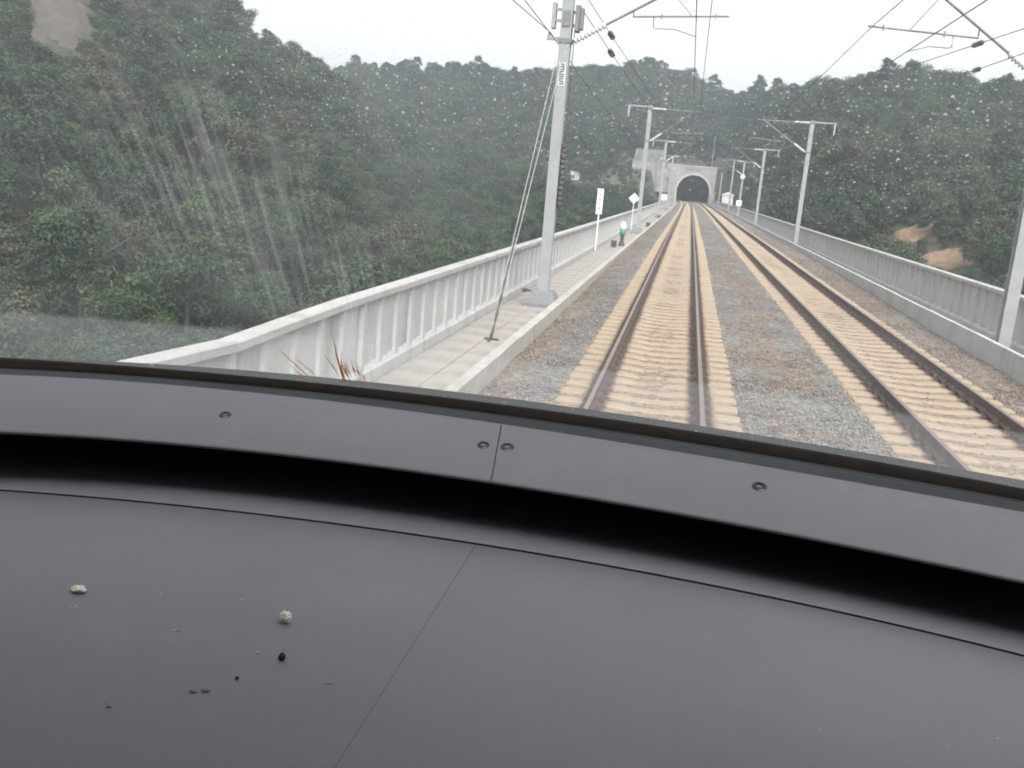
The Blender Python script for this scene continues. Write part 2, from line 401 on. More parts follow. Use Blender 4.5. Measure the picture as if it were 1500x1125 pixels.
# loose stones on the near bed
def stones(n, smin, smax, dens_in):
    s = smin + (smax - smin)*rng.random(n)**1.6; x = KL + .05 + (KR - KL - .1)*rng.random(n)
    t1 = np.minimum(np.abs(x), np.abs(x-t2(s))); keep = (t1 > 1.30) | (rng.random(n) < dens_in)
    x, s, t1 = x[keep], s[keep], t1[keep]; n = len(x)
    size = np.where(t1 > 1.3, rng.uniform(.014, .031, n), rng.uniform(.010, .018, n))
    ins = 1 - sstep(1.2, 1.45, t1)
    z = -.205 - .026*ins - .13*(1-np.clip((x-KL)/.9, 0, 1)) - .25*(1 - sstep(10, 58, s)) + size*.35
    base = np.array([(1,0,0),(-1,0,0),(0,1,0),(0,-1,0),(0,0,1),(0,0,-1)], float)
    fc = np.array([(0,2,4),(2,1,4),(1,3,4),(3,0,4),(2,0,5),(1,2,5),(3,1,5),(0,3,5)])
    P = base[None] + rng.normal(0, .28, (n, 6, 3)); th = rng.random(n)*6.28
    c, q = np.cos(th), np.sin(th)
    P = np.stack([P[...,0]*c[:,None]-P[...,1]*q[:,None], P[...,0]*q[:,None]+P[...,1]*c[:,None], P[...,2]*.75], -1)
    P = P*size[:,None,None] + np.stack([x, s, z], -1)[:,None]
    FT = (fc[None] + (np.arange(n)*6)[:,None,None]).reshape(-1, 3)
    tint = ballast_tint(x, s)*rng.uniform(.85, 1.5, (n,1))*(1 + rng.normal(0, .05, (n,3)))
    return np_mesh('ballast_stones', P.reshape(-1,3), FT, 'stones', np.repeat(np.clip(tint, .02, .8), 6, 0))
tag(place('ballast_stones', stones(150000, 7, 95, .11), None), 'loose crushed stones lying on the ballast', kind='stuff')

# ------------------------------------------------------------------ tracks
RAILP = [(-.075,-.176),(.075,-.176),(.075,-.162),(.012,-.140),(.010,-.046),(.036,-.036),(.036,-.004),(.030,0.0),(-.030,0.0),(-.036,-.004),(-.036,-.036),(-.010,-.046),(-.012,-.140),(-.075,-.162)]
def sleeper_mesh():
    b = MB(); rows = []
    for x, hz, hw in [(-1.30,-.015,.13),(-1.26,0,.14),(-.95,0,.15),(-.45,-.005,.145),(-.2,-.035,.12),(.2,-.035,.12),(.45,-.005,.145),(.95,0,.15),(1.26,0,.14),(1.30,-.015,.13)]:
        z = -.176 + hz - .008
        rows.append([(x,-hw-.02,-.40),(x,hw+.02,-.40),(x,hw,z-.02),(x,hw-.02,z),(x,-hw+.02,z),(x,-hw,z-.02)])
    b.solid(rows); return b
SLP = sleeper_mesh(); SLP_ME = SLP.mesh('sleeper', 'sleeper')
def fast_mesh():
    b = MB()
    b.box(-.15,.15,-.085,.085,-.186,-.170)
    for sx in (-1, 1):
        b.box(min(sx*.062,sx*.135), max(sx*.062,sx*.135), -.06, .06, -.172, -.128)
        b.tube([(sx*.10,-.05,-.13),(sx*.085,-.02,-.108),(sx*.085,.02,-.108),(sx*.10,.05,-.13)], .012, 5)
        b.tube([(sx*.10,0,-.14),(sx*.10,0,-.092)], .016, 6)
    return b
FAST_ME = fast_mesh().mesh('rail_fastening', 'clip')
def track(x0, label, sp=lambda s: 0.0):
    root = tag(empty('railway_track', (x0, 2, 0)), label, 'railway track', 'the two tracks on the viaduct')
    root.matrix_world = Matrix.Translation((x0, 2, 0))
    def loc(x, y, z): return (x - x0, y - 2, z)
    for sx in (-.7535, .7535):
        b = MB()
        ss = list(np.arange(2, 60, 2.0)) + list(np.arange(60, END+26, 4.0))
        rows = [[loc(x + sx + x0 + xc(s) + sp(s), s, z + zt(s)) for x, z in RAILP] for s in ss]
        b.solid(rows)
        n = len(RAILP)
        mi = []
        for f in b.f:
            if len(f) == 4:
                k = min(i % n for i in f); kk = sorted(i % n for i in f)
                mi.append(1 if kk[0] == 7 and kk[-1] == 8 else 0)
            else: mi.append(0)
        b.m = mi
        b.build('rail', ['rail_side', 'rail_head'], root)
    far = MB(); i = 0; s = 5.0
    while s < END + 2:
        jx, jr = random.uniform(-.015, .015), random.uniform(-.006, .006)
        if i < 290:
            o = place('sleeper', SLP_ME, root, loc(x0 + xc(s) + sp(s) + jx, s, zt(s) + random.uniform(-.006, .004)), jr)
            if s < 62:
                for sx in (-.7535, .7535): place('rail_fastening', FAST_ME, o, (sx - jx, 0, 0))
        else:
            far.add([loc(v[0] + x0 + xc(s), v[1] + s, v[2]) for v in SLP.v], SLP.f)
        i += 1; s += .6
    tag(far.build('sleeper_row', 'sleeper', root), kind='stuff')
    return root
track(0.0, 'single line of rusty rails on tan sleepers beside the left walkway with guy wires')
track(T2, 'second railway track next to the parapet with the orange earth patches behind', lambda s: float(t2(s)) - T2)

# ------------------------------------------------------------------ ballast walls, walkways
def ballast_wall(xi, side, ztop, label):
    wd = .20 if side < 0 else .13
    prof = [(xi, ztop), (xi, ztop-.80), (xi+side*wd, ztop-.80), (xi+side*wd, ztop-.02), (xi+side*(wd-.02), ztop)]
    if side > 0: prof = prof[::-1]
    rows = []
    for s in np.concatenate([np.arange(2, 60, .5), np.arange(60, END+1, 2.0)]):
        j = (float(vnoise(np.array(s*1.3), np.array(3.3), 8)) - .5)*.035
        rows.append([(x + xc(s) + (j if i in (0, 1) else 0), s, z + (j*.4 if z > ztop-.1 else 0)) for i, (x, z) in enumerate(prof if side < 0 else prof)])
    b = MB(); b.solid(rows)
    return tag(b.build('ballast_wall', 'kerb' if side < 0 else 'concrete'), label, 'kerb', 'ballast retaining kerbs')
ballast_wall(KL, -1, -.25, 'pale concrete ballast kerb running in front of the mast numbered 365')
ballast_wall(KR, 1, .05, 'pale concrete ballast kerb along the right hand track under the far parapet')
def walkway(x0, x1, z, label):
    root = tag(empty('walkway', (0, 2, 0)), label, kind='structure')
    far = MB(); cache = {}
    cols = [(x0, (x0*.47+x1*.53) - .006), ((x0*.47+x1*.53) + .006, x1)]
    for (a, c) in cols:
        L = 1.0
        mb = MB(); w_ = c - a
        mb.solid([[(-w_/2, y, -.10), (w_/2, y, -.10), (w_/2, y, -.008), (w_/2-.008, y, 0), (-w_/2+.008, y, 0), (-w_/2, y, -.008)] for y in (-L/2+.009, L/2-.009)])
        me = mb.mesh('cover_slab', 'slab'); s = 5.5 + random.random()*.3
        while s < END:
            dz = random.uniform(-.009, .005)
            if s < 80: place('cover_slab', me, root, ((a+c)/2 + xc(s), s - 2, z + dz), random.uniform(-.004, .004))
            else: far.add([(v[0] + (a+c)/2 + xc(s), v[1] + s - 2, v[2] + z + dz) for v in mb.v], mb.f)
            s += L
    tag(far.build('cover_slab_row', 'slab', root), kind='stuff')
walkway(PL+.02, KL-.21, WL, 'left walkway of pale concrete cover slabs')
walkway(KR+.14, PR-.02, WR, 'right walkway of pale concrete cover slabs')

# ------------------------------------------------------------------ parapets with ribs
def parapet(x, side, zb, ztop, label):
    root = tag(empty('parapet', (x, 6, zb)), label, 'parapet', 'viaduct parapets')
    def L(p): return (p[0]-x, p[1]-6, p[2]-zb)
    def bend(s): return float(np.interp(s, [5.5, 7.2, 8.7, 10, 12], [.05, .02, -.055, -.03, 0])) if side < 0 else 0.0
    ss = [5, 6, 7, 8, 8.7, 9.4, 10, 11, 12] + list(np.arange(13, 40, 1.0)) + list(np.arange(40, END+.5, 4.0))
    def sweep(prof, name, mat):
        b = MB(); rows = []
        for s in ss:
            rows.append([L((x + side*dx + xc(s), s, z + (bend(s) if z > zb+.6 else 0))) for dx, z in prof])
        b.solid(rows); return b.build(name, mat, root)
    sweep([(.09, zb+.2), (.20, zb+.2), (.20, ztop-.1), (.09, ztop-.1)], 'panel', 'concrete')
    sweep([(.0, zb-.12), (.26, zb-.12), (.26, zb+.20), (.09, zb+.24), (.0, zb+.17)], 'plinth', 'concrete')
    sweep([(-.02, ztop-.10), (.22, ztop-.10), (.22, ztop-.015), (.20, ztop), (.0, ztop), (-.02, ztop-.015)], 'coping', 'coping')
    def ribmb(s, fade=False):
        h0, h1 = zb+.16, ztop-.099 + bend(s)
        mb = MB(); a = (.038, .095)
        mb.solid([[(side*a[0], -.065, z-zb), (side*a[1], -.085, z-zb), (side*a[1], .085, z-zb), (side*a[0], .065, z-zb)] for z in (h0, h1)])
        mb.solid([[(side*.02, -.30, .16), (side*.095, -.30, .16), (side*.095, -.30, .27)], [(side*.02, -.10, .16), (side*.095, -.10, .16), (side*.095, -.10, .27)]])
        return mb
    me = ribmb(20).mesh('rib', 'concrete'); far = MB(); s = 6.3
    while s < END - .5:
        if s < 13:
            place('rib', ribmb(s).mesh('rib', 'concrete'), root, (xc(s), s-6, 0))
        elif s < 130:
            place('rib', me, root, (xc(s), s-6, 0))
        else:
            mb = ribmb(20); far.add([(v[0] + xc(s), v[1] + s - 6, v[2]) for v in mb.v], mb.f)
        s += .8
    tag(far.build('rib_row', 'concrete', root), kind='stuff')
    return root
parapet(PL, -1, WL, .855, 'pale ribbed concrete parapet beside the walkway with guy wires and signs')
parapet(PR, 1, WR, .855, 'pale ribbed concrete parapet in front of the orange earth patches')

# ------------------------------------------------------------------ overhead line masts
def insulator(mb, a, c, r=.07, rod=.025, step=.07, mi=0):
    a, c = Vector(a), Vector(c); d = (c-a); n = max(2, int(d.length/step)); pts = []; rs = []
    for i in range(n):
        for t, q in ((0, rod), (.25, r), (.5, r*.95), (.75, rod)):
            pts.append(a + d*((i+t)/n)); rs.append(q)
    pts.append(c); rs.append(rod)
    return mb.tube(pts, rs, 8, mi)
def glyphs(mb, cx, cz, y, size, n, vertical, seed):
    """blurred dark characters: a few strokes each"""
    r = random.Random(seed)
    for k in range(n):
        ox = cx if vertical else cx + (k-(n-1)/2)*size*1.15
        oz = cz - (k-(n-1)/2)*size*1.2 if vertical else cz
        h = size/2
        for j in range(3):
            z = oz + h*(-.75 + .75*j); mb.box(ox-h*r.uniform(.5,.9), ox+h*r.uniform(.5,.9), y-.004-.001*j, y, z-h*.11, z+h*.11)
        for j in range(2):
            x = ox + h*(-.45 + .9*j)*r.uniform(.6,1); mb.box(x-h*.11, x+h*.11, y-.009-.001*j, y-.0045, oz-h*r.uniform(.6,.9), oz+h*r.uniform(.6,.9))
SEG = {'3': 'abgcd', '6': 'afgedc', '5': 'afgcd'}
def digit(mb, ch, cx, cz, y, w_, h_):
    t = w_*.2; k = .001
    segs = {'a': (-w_/2, w_/2, h_/2-t, h_/2), 'd': (-w_/2, w_/2, -h_/2, -h_/2+t), 'g': (-w_/2+t, w_/2-t, -t/2, t/2),
            'f': (-w_/2, -w_/2+t, t/2, h_/2-t), 'b': (w_/2-t, w_/2, t/2, h_/2-t), 'e': (-w_/2, -w_/2+t, -h_/2+t, t/2), 'c': (w_/2-t, w_/2, -h_/2+t, t/2)}
    for c in SEG[ch]:
        a, b_, c0, c1 = segs[c]; mb.box(cx+a, cx+b_, y-.006, y, cz+c0, cz+c1)

def mast(x, s, zb, top, side, label, height_arm=6.15, rise=1.9, tube=.72, wz=6.1, block=True, arm=True, outrig=True, trackx=0.0, w_=.26):
    """side = +1: the track lies to the right of the mast"""
    X = x + xc(s)
    root = tag(empty('catenary_mast', (X, s, zb)), label, 'mast', 'overhead line masts')
    h = top - zb
    b = MB(); z0 = .28 if block else -.02
    for ya, yb in ((-.13, -.115), (.115, .13)): b.box(-w_/2, w_/2, ya, yb, z0, h)
    b.box(-.012, .012, -.1151, .1151, z0, h)
    b.box(-w_/2+.02, w_/2-.02, -.155, .155, h, h+.03)
    b.build('column', 'steel', root)
    if block:
        b = MB(); b.solid([[(-a, -a, z), (a, -a, z), (a, a, z), (-a, a, z)] for z, a in ((-.03, .42), (.08, .41), (.36, .27), (.40, .20))])
        b.build('footing', 'base', root)
    if arm:
        cx = trackx + xc(s) - X               # track centre in mast coordinates
        reach = cx - side*.3
        lo, hi = height_arm - zb, height_arm + rise - zb
        d0, d1 = Vector((side*.2, 0, lo)), Vector((reach, 0, hi))
        ins = d0 + (d1-d0)*.28
        b = MB(); b.tube([ins, d1, d1 + (d1-d0)*.06], .032, 8); b.box(-.16, .16, -.15, .15, lo-.06, lo+.04); b.tube([(side*.1,0,lo), d0], .03, 6)
        b.build('brace_tube', 'tube', root)
        b = MB(); insulator(b, d0, ins, .085, .045, .085); b.build('insulator', 'ceramic', root, True)
        t0, t1 = Vector((side*.16, 0, hi+.12)), Vector((reach + side*.55, 0, hi+.10)); ti = t0 + (t1-t0)*.28
        if hi + .12 < h:
            b = MB(); b.tube([ti, t1], .027, 8); b.box(-.16, .16, -.15, .15, hi+.06, hi+.17); b.build('top_tube', 'tube', root)
            b = MB(); insulator(b, t0, ti, .085, .045, .085); b.build('insulator', 'ceramic', root, True)
        st0, st1 = Vector((d0.x*.42 + d1.x*.58 - side*.15, 0, lo+tube)), Vector((cx + side*.65, 0, lo+tube+.12))
        f = (st0.x - d0.x)/(d1.x - d0.x); on = d0 + (d1-d0)*f
        b = MB(); b.tube([st0, st1], .024, 8); b.tube([on, st0 + Vector((0,0,-.02))], .018, 6)
        q = st0 + (st1-st0)*.62; b.tube([q, d1 + (d0-d1)*.16], .012, 6)
        for u in (.3, .86): g = st0 + (st1-st0)*u; b.box(g.x-.015, g.x+.015, -.03, .03, g.z-.06, g.z+.06)
        b.build('steady_tube', 'tube', root)
        r0 = st0 + (st1-st0)*.22; r1 = Vector((cx - .05 if trackx < 2 else cx + .22, 0, wz - zb))
        b = MB(); b.tube([r0, r0 + Vector((0,0,-.24)), r0 + Vector((side*.06,0,-.26))], .016, 6); b.tube([r0 + Vector((side*.06,0,-.26)), (r0+r1)/2 + Vector((0,0,-.06)), r1], .014, 6)
        b.build('registration_arm', 'tube', root)
    if outrig:
        b = MB(); b.box(min(-side*1.5, side*.1), max(-side*1.5, side*.1), -.04, .04, h-.12, h-.03); b.build('crossarm', 'steel', root)
        b = MB(); insulator(b, (-side*1.42, 0, h-.12), (-side*1.42, 0, h-.8), .06, .03, .08); b.build('insulator', 'ceramic', root, True)
    return root

LM = [(23.5, 8.6, 'tall grey catenary mast numbered 365 with guy wires and dark counterweights'),
      (67, 8.05, 'grey catenary mast standing beside the white diamond sign'),
      (110, 8.0, 'grey catenary mast on the left walkway beyond the mast with the diamond sign'),
      (154, 7.95, 'thin grey mast in front of the grey retaining walls left of tunnel'),
      (200, 8.0, 'thin grey mast in front of the left edge of the tunnel opening')]
L1 = None
for i, (s, tp, lb) in enumerate(LM):
    r_ = mast(-3.05, s, WL, tp, 1, lb, block=True, outrig=i > 0, height_arm=5.84 if i == 0 else 5.75, rise=1.45 if i == 0 else 2.0, tube=.62 if i == 0 else .62)
    if i == 0: L1 = r_
RM = [(22.5, 8.6, 'grey catenary mast on the right walkway near the orange earth patches', True),
      (66, 7.72, 'grey mast rising above right parapet, next after the one by the earth patches', True),
      (106.6, 7.72, 'grey mast right of the track between the tall mast and the disc mast', True),
      (146, 7.62, 'grey mast carrying a round disc and a white plate, right of the white hut', True),
      (181, 8.9, 'slim grey mast directly in front of the white hut', False),
      (235, 7.73, 'slim grey mast between the tunnel portal and the white hut', False)]
RMO = []
for s, tp, lb, arm in RM:
    RMO.append(mast(7.40, s, WR, tp, -1, lb, height_arm=5.45 if s < 30 else 5.75, rise=1.9 if s < 30 else 1.72, tube=.80 if s < 30 else .55, wz=5.9, block=False, arm=arm, outrig=(s > 30 and arm), trackx=T2, w_=.26))
# extras on the numbered mast
zb = WL
b = MB(); b.box(-.085, .085, -.137, -.1302, 4.80-zb, 5.34-zb); pl = b.build('number_plate', 'plate', L1)
b = MB()
for k, ch in enumerate('365'): digit(b, ch, 0, 5.24 - .165*k - zb, -.1372, .095, .135)
b.build('digit_lettering', 'black', pl)
b = MB(); b.box(-.36, -.27, -.12, .12, 6.10-zb, 6.66-zb); b.box(-.30, -.12, -.03, .03, 6.25-zb, 6.31-zb); b.box(-.30, -.12, -.03, .03, 6.5-zb, 6.56-zb); b.build('tension_pulley', 'steel', L1)
b = MB(); b.box(.20, .30, -.17, .17, 6.05-zb, 6.62-zb); b.box(.31, .38, -.12, .12, 6.10-zb, 6.57-zb); b.box(.12, .21, -.03, .03, 6.15-zb, 6.22-zb); b.box(.12, .21, -.03, .03, 6.45-zb, 6.51-zb); b.build('tension_pulley', 'base', L1)
b = MB(); b.box(-.09, .09, -.16, -.131, 6.15-zb, 6.5-zb); b.build('clamp_plate', 'base', L1)
b = MB(); b.tube([(.20, -.02, 6.1-zb), (.20, -.02, 3.6-zb)], .012, 5); b.build('weight_rope', 'iron', L1)
me = MB()
me.tube([(0,0,0),(0,0,.015),(0,0,.11),(0,0,.12)], [.04,.062,.062,.04], 10); wm = me.mesh('counterweight', 'iron', True)
for k in range(12): place('counterweight', wm, L1, (.20, -.02, 2.0 + .125*k - zb))
b = MB(); b.tube([(.20,-.02,1.95-zb), (.20,-.02,3.75-zb)], .02, 6); b.build('weight_rod', 'iron', L1)
b = MB(); b.box(-.45, .0, -.05, .05, 5.84-zb, 5.91-zb); b.tube([(-.40,0,5.91-zb),(-.40,0,6.02-zb)], .035, 8); b.build('wire_bracket', 'steel', L1)
b = MB(); b.box(-.52, -.42, -.1, .1, .30, .38); b.box(-.44, -.2, -.03, .03, .32, .36); b.build('earth_clamp', 'iron', L1)
# small pieces on the disc mast
dm = RMO[3]
b = MB(); b.tube([(0,-.14,5.9),(0,-.18,5.9)], .36, 20); b.build('disc', 'plate', dm)
b = MB(); b.box(-.45, .30, -.17, -.135, 1.7, 2.5); b.build('plate', 'white', dm)
# guy wires of the numbered mast
def wire(name, pts, r, label, cat='wire', group='overhead wires', mat='iron', n=6):
    b = MB(); b.tube(pts, r, n); return tag(b.build(name, mat), label, cat, group)
gb = Vector((-3.16, 17.7, WL)); gt = Vector((-3.15, 23.36, 5.37))
gw = tag(empty('guy_stay', gb), 'pair of slanting guy wires with a dark turnbuckle in front of numbered mast', 'guy wire')
for k, (dx, dy) in enumerate(((-.07, 0), (.07, .12))):
    b = MB(); b.tube([Vector((dx*.4, 0, .9)) + Vector((0, .9*(gt.y-gb.y)/(gt.z-gb.z), 0)), gt - gb + Vector((dx, 0, 0))], .0105, 6); b.build('stay_wire', 'steel', gw)
b = MB(); d = (gt-gb)
pts = [d*(t/6.0) for t in np.linspace(0, 1.9, 14)]; rs = [.030 if i % 2 else .013 for i in range(14)]
b.tube(pts, rs, 6); b.build('turnbuckle', 'iron', gw)
b = MB(); b.box(-.12, .16, -.02, .02, 0, .03); b.box(-.02, .02, -.25, .05, .0, .025); b.tube([(0,0,0),(0,0,.12)], .025, 6); b.build('ground_anchor', 'iron', gw)

# ------------------------------------------------------------------ wires
def cat_pts(x, z0, z1, y0, ys, sag):
    """sagging spans between supports ys"""
    P = []
    for a, c in zip(ys[:-1], ys[1:]):
        for t in np.linspace(0, 1, 7)[:-1]:
            s = a + (c-a)*t; P.append((x + xc(s), s, z0 - 4*sag*t*(1-t)))
    P.append((x + xc(ys[-1]), ys[-1], z0)); return P
YL = [-25, 23.5, 67, 110, 154, 200, 245, 300]; YR = [-20, 22.5, 66, 106.6, 146, 181, 235, 300]
wire('contact_wire', cat_pts(-.05, 6.1, 0, 0, YL, .02), .011, 'contact wire hanging over the track beside the left walkway')
wire('messenger_wire', cat_pts(.22, 7.3, 0, 0, YL, .6), .011, 'sagging messenger wire above the track beside the left walkway')
wire('contact_wire', cat_pts(T2+.22, 5.9, 0, 0, YR, .02), .011, 'contact wire hanging over the track under the right hand masts')
wire('messenger_wire', cat_pts(T2-.55, 6.38, 0, 0, YR, .15), .010, 'thin wire carried at the tips of the right hand mast tubes')
wire('earth_wire', cat_pts(-3.42, 6.0, 0, 0, YL[:5], .5), .010, 'upper earth wire on the bracket of the numbered mast')
wire('earth_wire', [(-3.30, -25, 6.7), (-3.26, 0, 6.3), (-3.20, 23.3, 5.75)], .010, 'single wire running down to the side of the numbered mast')
for k, (z0, z1, x1, lb) in enumerate(((7.0, 7.5, .3, 'upper anchoring wire with a dark egg insulator leaving the numbered mast'), (6.62, 6.4, .2, 'lower anchoring wire with a dark egg insulator leaving the numbered mast'))):
    a, c = Vector((-2.78, 23.5, z0)), Vector((x1, 110, z1)); root = tag(empty('anchor_wire', a), lb, 'wire', 'anchoring wires')
    b = MB(); b.tube([(c-a)*t + Vector((0, 0, -1.0*4*t*(1-t)*.5)) for t in np.linspace(0, 1, 14)], .011, 6); b.build('wire_strand', 'iron', root)
    t = .07 if k == 0 else .075; p = (c-a)*t + Vector((0,0,-2.0*t*(1-t))); dd = (c-a).normalized() + Vector((0,0,-.02))
    b = MB(); b.tube([p - dd*.55, p - dd*.3, p + dd*.35, p + dd*.6], [.02, .085, .085, .02], 8); b.build('insulator', 'brown_ceramic', root, True)
for k, (pa, pb, ip, lb) in enumerate((((1500, 42), (1325, 100), (1437, 64), 'upper cross wire with a dark insulator beside the right hand mast tube'), ((1500, 78), (1385, 118), (1430, 101), 'lower cross wire with a dark insulator beside the right hand mast tube'))):
    a = at_y(*pa, 19.5); c = at_y(*pb, 27); a2 = a + (a-c)*.5; c2 = c + (c-a)*1.2
    root = tag(empty('cross_wire', a2), lb, 'wire', 'cross wires')
    b = MB(); b.tube([(0,0,0), c2-a2], .009, 6); b.build('wire_strand', 'iron', root)
    t = (ip[0]-pa[0])/(pb[0]-pa[0]); p = at_y(*ip, 19.5 + 7.5*t*.85); 
    t2 = (p-a).dot(c-a)/(c-a).dot(c-a); p = a + (c-a)*t2; dd = (c-a).normalized()
    b = MB(); b.tube([p-a2-dd*.35, p-a2-dd*.18, p-a2+dd*.22, p-a2+dd*.38], [.015, .06, .06, .015], 8); b.build('insulator', 'brown_ceramic', root, True)

# ------------------------------------------------------------------ signs and signals on the left walkway
r_ = tag(empty('marker_post', (-3.86, 45.5, WL)), 'white post with a tall narrow board of dark characters by the parapet', 'sign')
b = MB(); b.tube([(0,0,0),(0,0,2.86)], .035, 8); b.build('post', 'white', r_)
b = MB(); b.box(-.14, .14, -.06, -.036, 1.72, 2.88); bd = b.build('board', 'white', r_)
b = MB(); glyphs(b, 0, 2.30, -.0605, .17, 4, True, 4); b.build('lettering', 'iron', bd)
r_ = tag(empty('diamond_sign', (-3.80, 72.5, WL)), 'plain white diamond sign on a thin post beside the parapet', 'sign')
b = MB(); b.tube([(0,0,0),(0,0,2.1)], .03, 8); b.build('post', 'white', r_)
b = MB(); c = 2.28; b.solid([[(.40*math.cos(a), y, c + .40*math.sin(a)) for a in (0, math.pi/2, math.pi, 1.5*math.pi)] for y in (-.055, -.032)]); b.build('board', 'white', r_)
r_ = tag(empty('dwarf_signal', (-3.0, 51, WL)), 'low signal with a white top and green body on the walkway', 'signal')
b = MB(); b.tube([(0,0,0),(0,0,.05),(0,0,.22),(0,0,.30)], [.17,.17,.12,.08], 10); b.build('foot', 'iron', r_)
b = MB(); b.tube([(0,0,.30),(0,0,.55)], [.09,.10], 10); b.build('stem', 'iron', r_)
b = MB(); b.tube([(0,0,.55),(0,0,.60),(0,0,.86)], [.12,.15,.16], 12); b.build('body', 'green', r_, True)
b = MB(); b.tube([(0,0,.86),(0,0,1.02),(0,0,1.16),(0,0,1.25),(0,0,1.28)], [.155,.16,.13,.07,.01], 12); b.build('head', 'white', r_, True)
def junction(x, s, a, h, label):
    r_ = tag(empty('junction_box', (x, s, WL)), label, 'box', 'track side boxes')
    b = MB(); b.box(-a, a, -a*.8, a*.8, .06, h); b.build('housing', 'iron', r_)
    b = MB(); b.box(-a-.02, a+.02, -a*.8-.02, a*.8+.02, h, h+.03); b.build('lid', 'base', r_)
    b = MB(); b.box(-a*.7, a*.7, -a*.5, a*.5, -.02, .06); b.build('stand', 'base', r_)
junction(-3.28, 49.2, .14, .34, 'dark cable box at the foot of the low green signal')
junction(-2.86, 80.0, .16, .36, 'dark cable box on walkway beyond the diamond sign mast')
junction(-2.86, 107.5, .15, .32, 'dark cable box at the foot of a mast beyond the diamond sign')

# ------------------------------------------------------------------ tunnel portal
PX = 2.1 + xc(END)
RAD, SPR = 4.85, 2.95
def arch(r, n=28, foot=-.6):
    P = [(-r*.97, foot), (-r*.995, SPR*.4)]
    for i in range(n+1):
        a = math.pi*(1 - i/n); P.append((r*math.cos(a), SPR + r*math.sin(a)))
    return P + [(r*.995, SPR*.4), (r*.97, foot)]
pr = tag(empty('tunnel_portal', (PX, END, 0)), 'stone tunnel portal with a round arch and dark characters above it', 'tunnel portal')
inner = arch(RAD); ring = arch(RAD+.55)
def outer_pt(p):
    # project an arch point out to the headwall outline
    cx, cz = p[0], p[1]; 
    if cz <= SPR: return (-7.4 if cx < 0 else 6.75 - .08*(cz), cz)
    a = math.atan2(cz-SPR, cx); dx, dz = math.cos(a), math.sin(a); topz = 10.25; ts = []
    if dz > 1e-6: ts.append((topz-SPR)/dz)
    if dx > 1e-6: ts.append(6.4/dx)
    if dx < -1e-6: ts.append(-7.4/dx)
    t = min(ts); return (dx*t, SPR + dz*t)
outl = [outer_pt(p) for p in ring]
# make sure the corners are reached
def near(i, q): outl[i] = q
ci = min(range(len(outl)), key=lambda i: (outl[i][0]-6.4)**2 + (outl[i][1]-10.25)**2); near(ci, (6.3, 10.25))
ci = min(range(len(outl)), key=lambda i: (outl[i][0]+7.4)**2 + (outl[i][1]-10.25)**2); near(ci, (-7.4, 10.25))
b = MB(); b.loft([[(p[0], 0, p[1]) for p in ring], [(p[0], 0, p[1]) for p in outl], [(p[0], 1.6, p[1]) for p in outl]]); b.build('headwall', 'portal', pr)
b = MB(); b.loft([[(p[0], .9, p[1]) for p in inner], [(p[0], -.12, p[1]) for p in inner], [(p[0], -.12, p[1]) for p in ring], [(p[0], .05, p[1]) for p in ring]]); b.build('arch_ring', 'ring', pr)
b = MB(); b.loft([[(p[0] - 5e-5*((140+yy)**2 - 160**2) if yy > 20 else p[0], yy, p[1]) for p in inner] for yy in (.85, 8, 20, 40, 70, 110)])
b.add([(-18,110,-1),(8,110,-1),(8,110,9),(-18,110,9)], [(0,1,2,3)]); b.add([(-5.5,.5,-.62),(5.5,.5,-.62),(5.5,110,-.62),(-15.5,110,-.62)], [(0,1,2,3)]); b.build('tunnel_lining', 'tunnel', pr, True)
b = MB(); b.box(-7.5, 6.5, -.15, 1.7, 10.25, 10.55); b.build('coping', 'ring', pr)
b = MB(); b.solid([[(x_, 1.2, 9.0), (x_, 1.2, 10.4), (x_, 3.6, 11.5), (x_, 3.6, 9.0)] for x_ in (-7.0, 6.2)]); b.build('backfill', 'wood_earth', pr)
b = MB(); glyphs(b, -.5, 9.25, -.012, .80, 5, False, 9); b.build('lettering', 'black', pr)
for sx, z_ in ((5.75, 2.6), (-6.1, 2.6)):
    b = MB(); b.box(sx-.75, sx+.75, -1.6, -.01, -.4, z_); b.build('buttress', 'portal', pr)
def pole(x, y, z, h, label, name='anchor_pole'):
    r_ = tag(empty(name, (x, y, z)), label, 'pole')
    b = MB(); b.tube([(0,0,-.3),(0,0,h)], [.13,.10], 8); b.build('shaft', 'steel', r_)
    b = MB(); b.box(-.35, .35, -.05, .05, h*.42, h*.42+.12); b.box(-.12, .12, -.12, .12, h-.05, h+.08); b.build('crossbar', 'steel', r_)
pole(PX+4.7, END+.8, 10.5, 9.0, 'thin pole standing on top of the tunnel portal')

# retaining walls of the cutting, left of the portal
def retaining(x0, x1, y, z0, z1, lean, label, mat, ncol, nrow):
    r_ = tag(empty('retaining_wall', (x0, y, z0)), label, 'wall', 'walls beside the tunnel portal')
    W, H = x1-x0, z1-z0
    b = MB(); b.solid([[(x, 0, 0-4.5), (x, lean, H), (x, lean+1.0, H), (x, 1.0, -4.5)] for x in (0, W)]); b.build('wall_face', mat, r_)
    b = MB(); b.box(-.1, W+.1, lean-.15, lean+1.1, H, H+.22); b.build('coping', mat, r_)
    for k in range(ncol+1):
        b = MB(); x = W*k/ncol; b.solid([[(x-.18, -.14+ (lean*zz/H if zz > 0 else 0), zz), (x+.18, -.14+(lean*zz/H if zz > 0 else 0), zz), (x+.18, .1+(lean*zz/H if zz > 0 else 0), zz), (x-.18, .1+(lean*zz/H if zz > 0 else 0), zz)] for zz in (-4.4, 0, H-.01)]); b.build('pier', mat, r_)
retaining(-17.5, -6.6, 291.5, 6.6, 10.6, .8, 'pale lower retaining wall beside the tunnel portal', 'lattice', 6, 2)
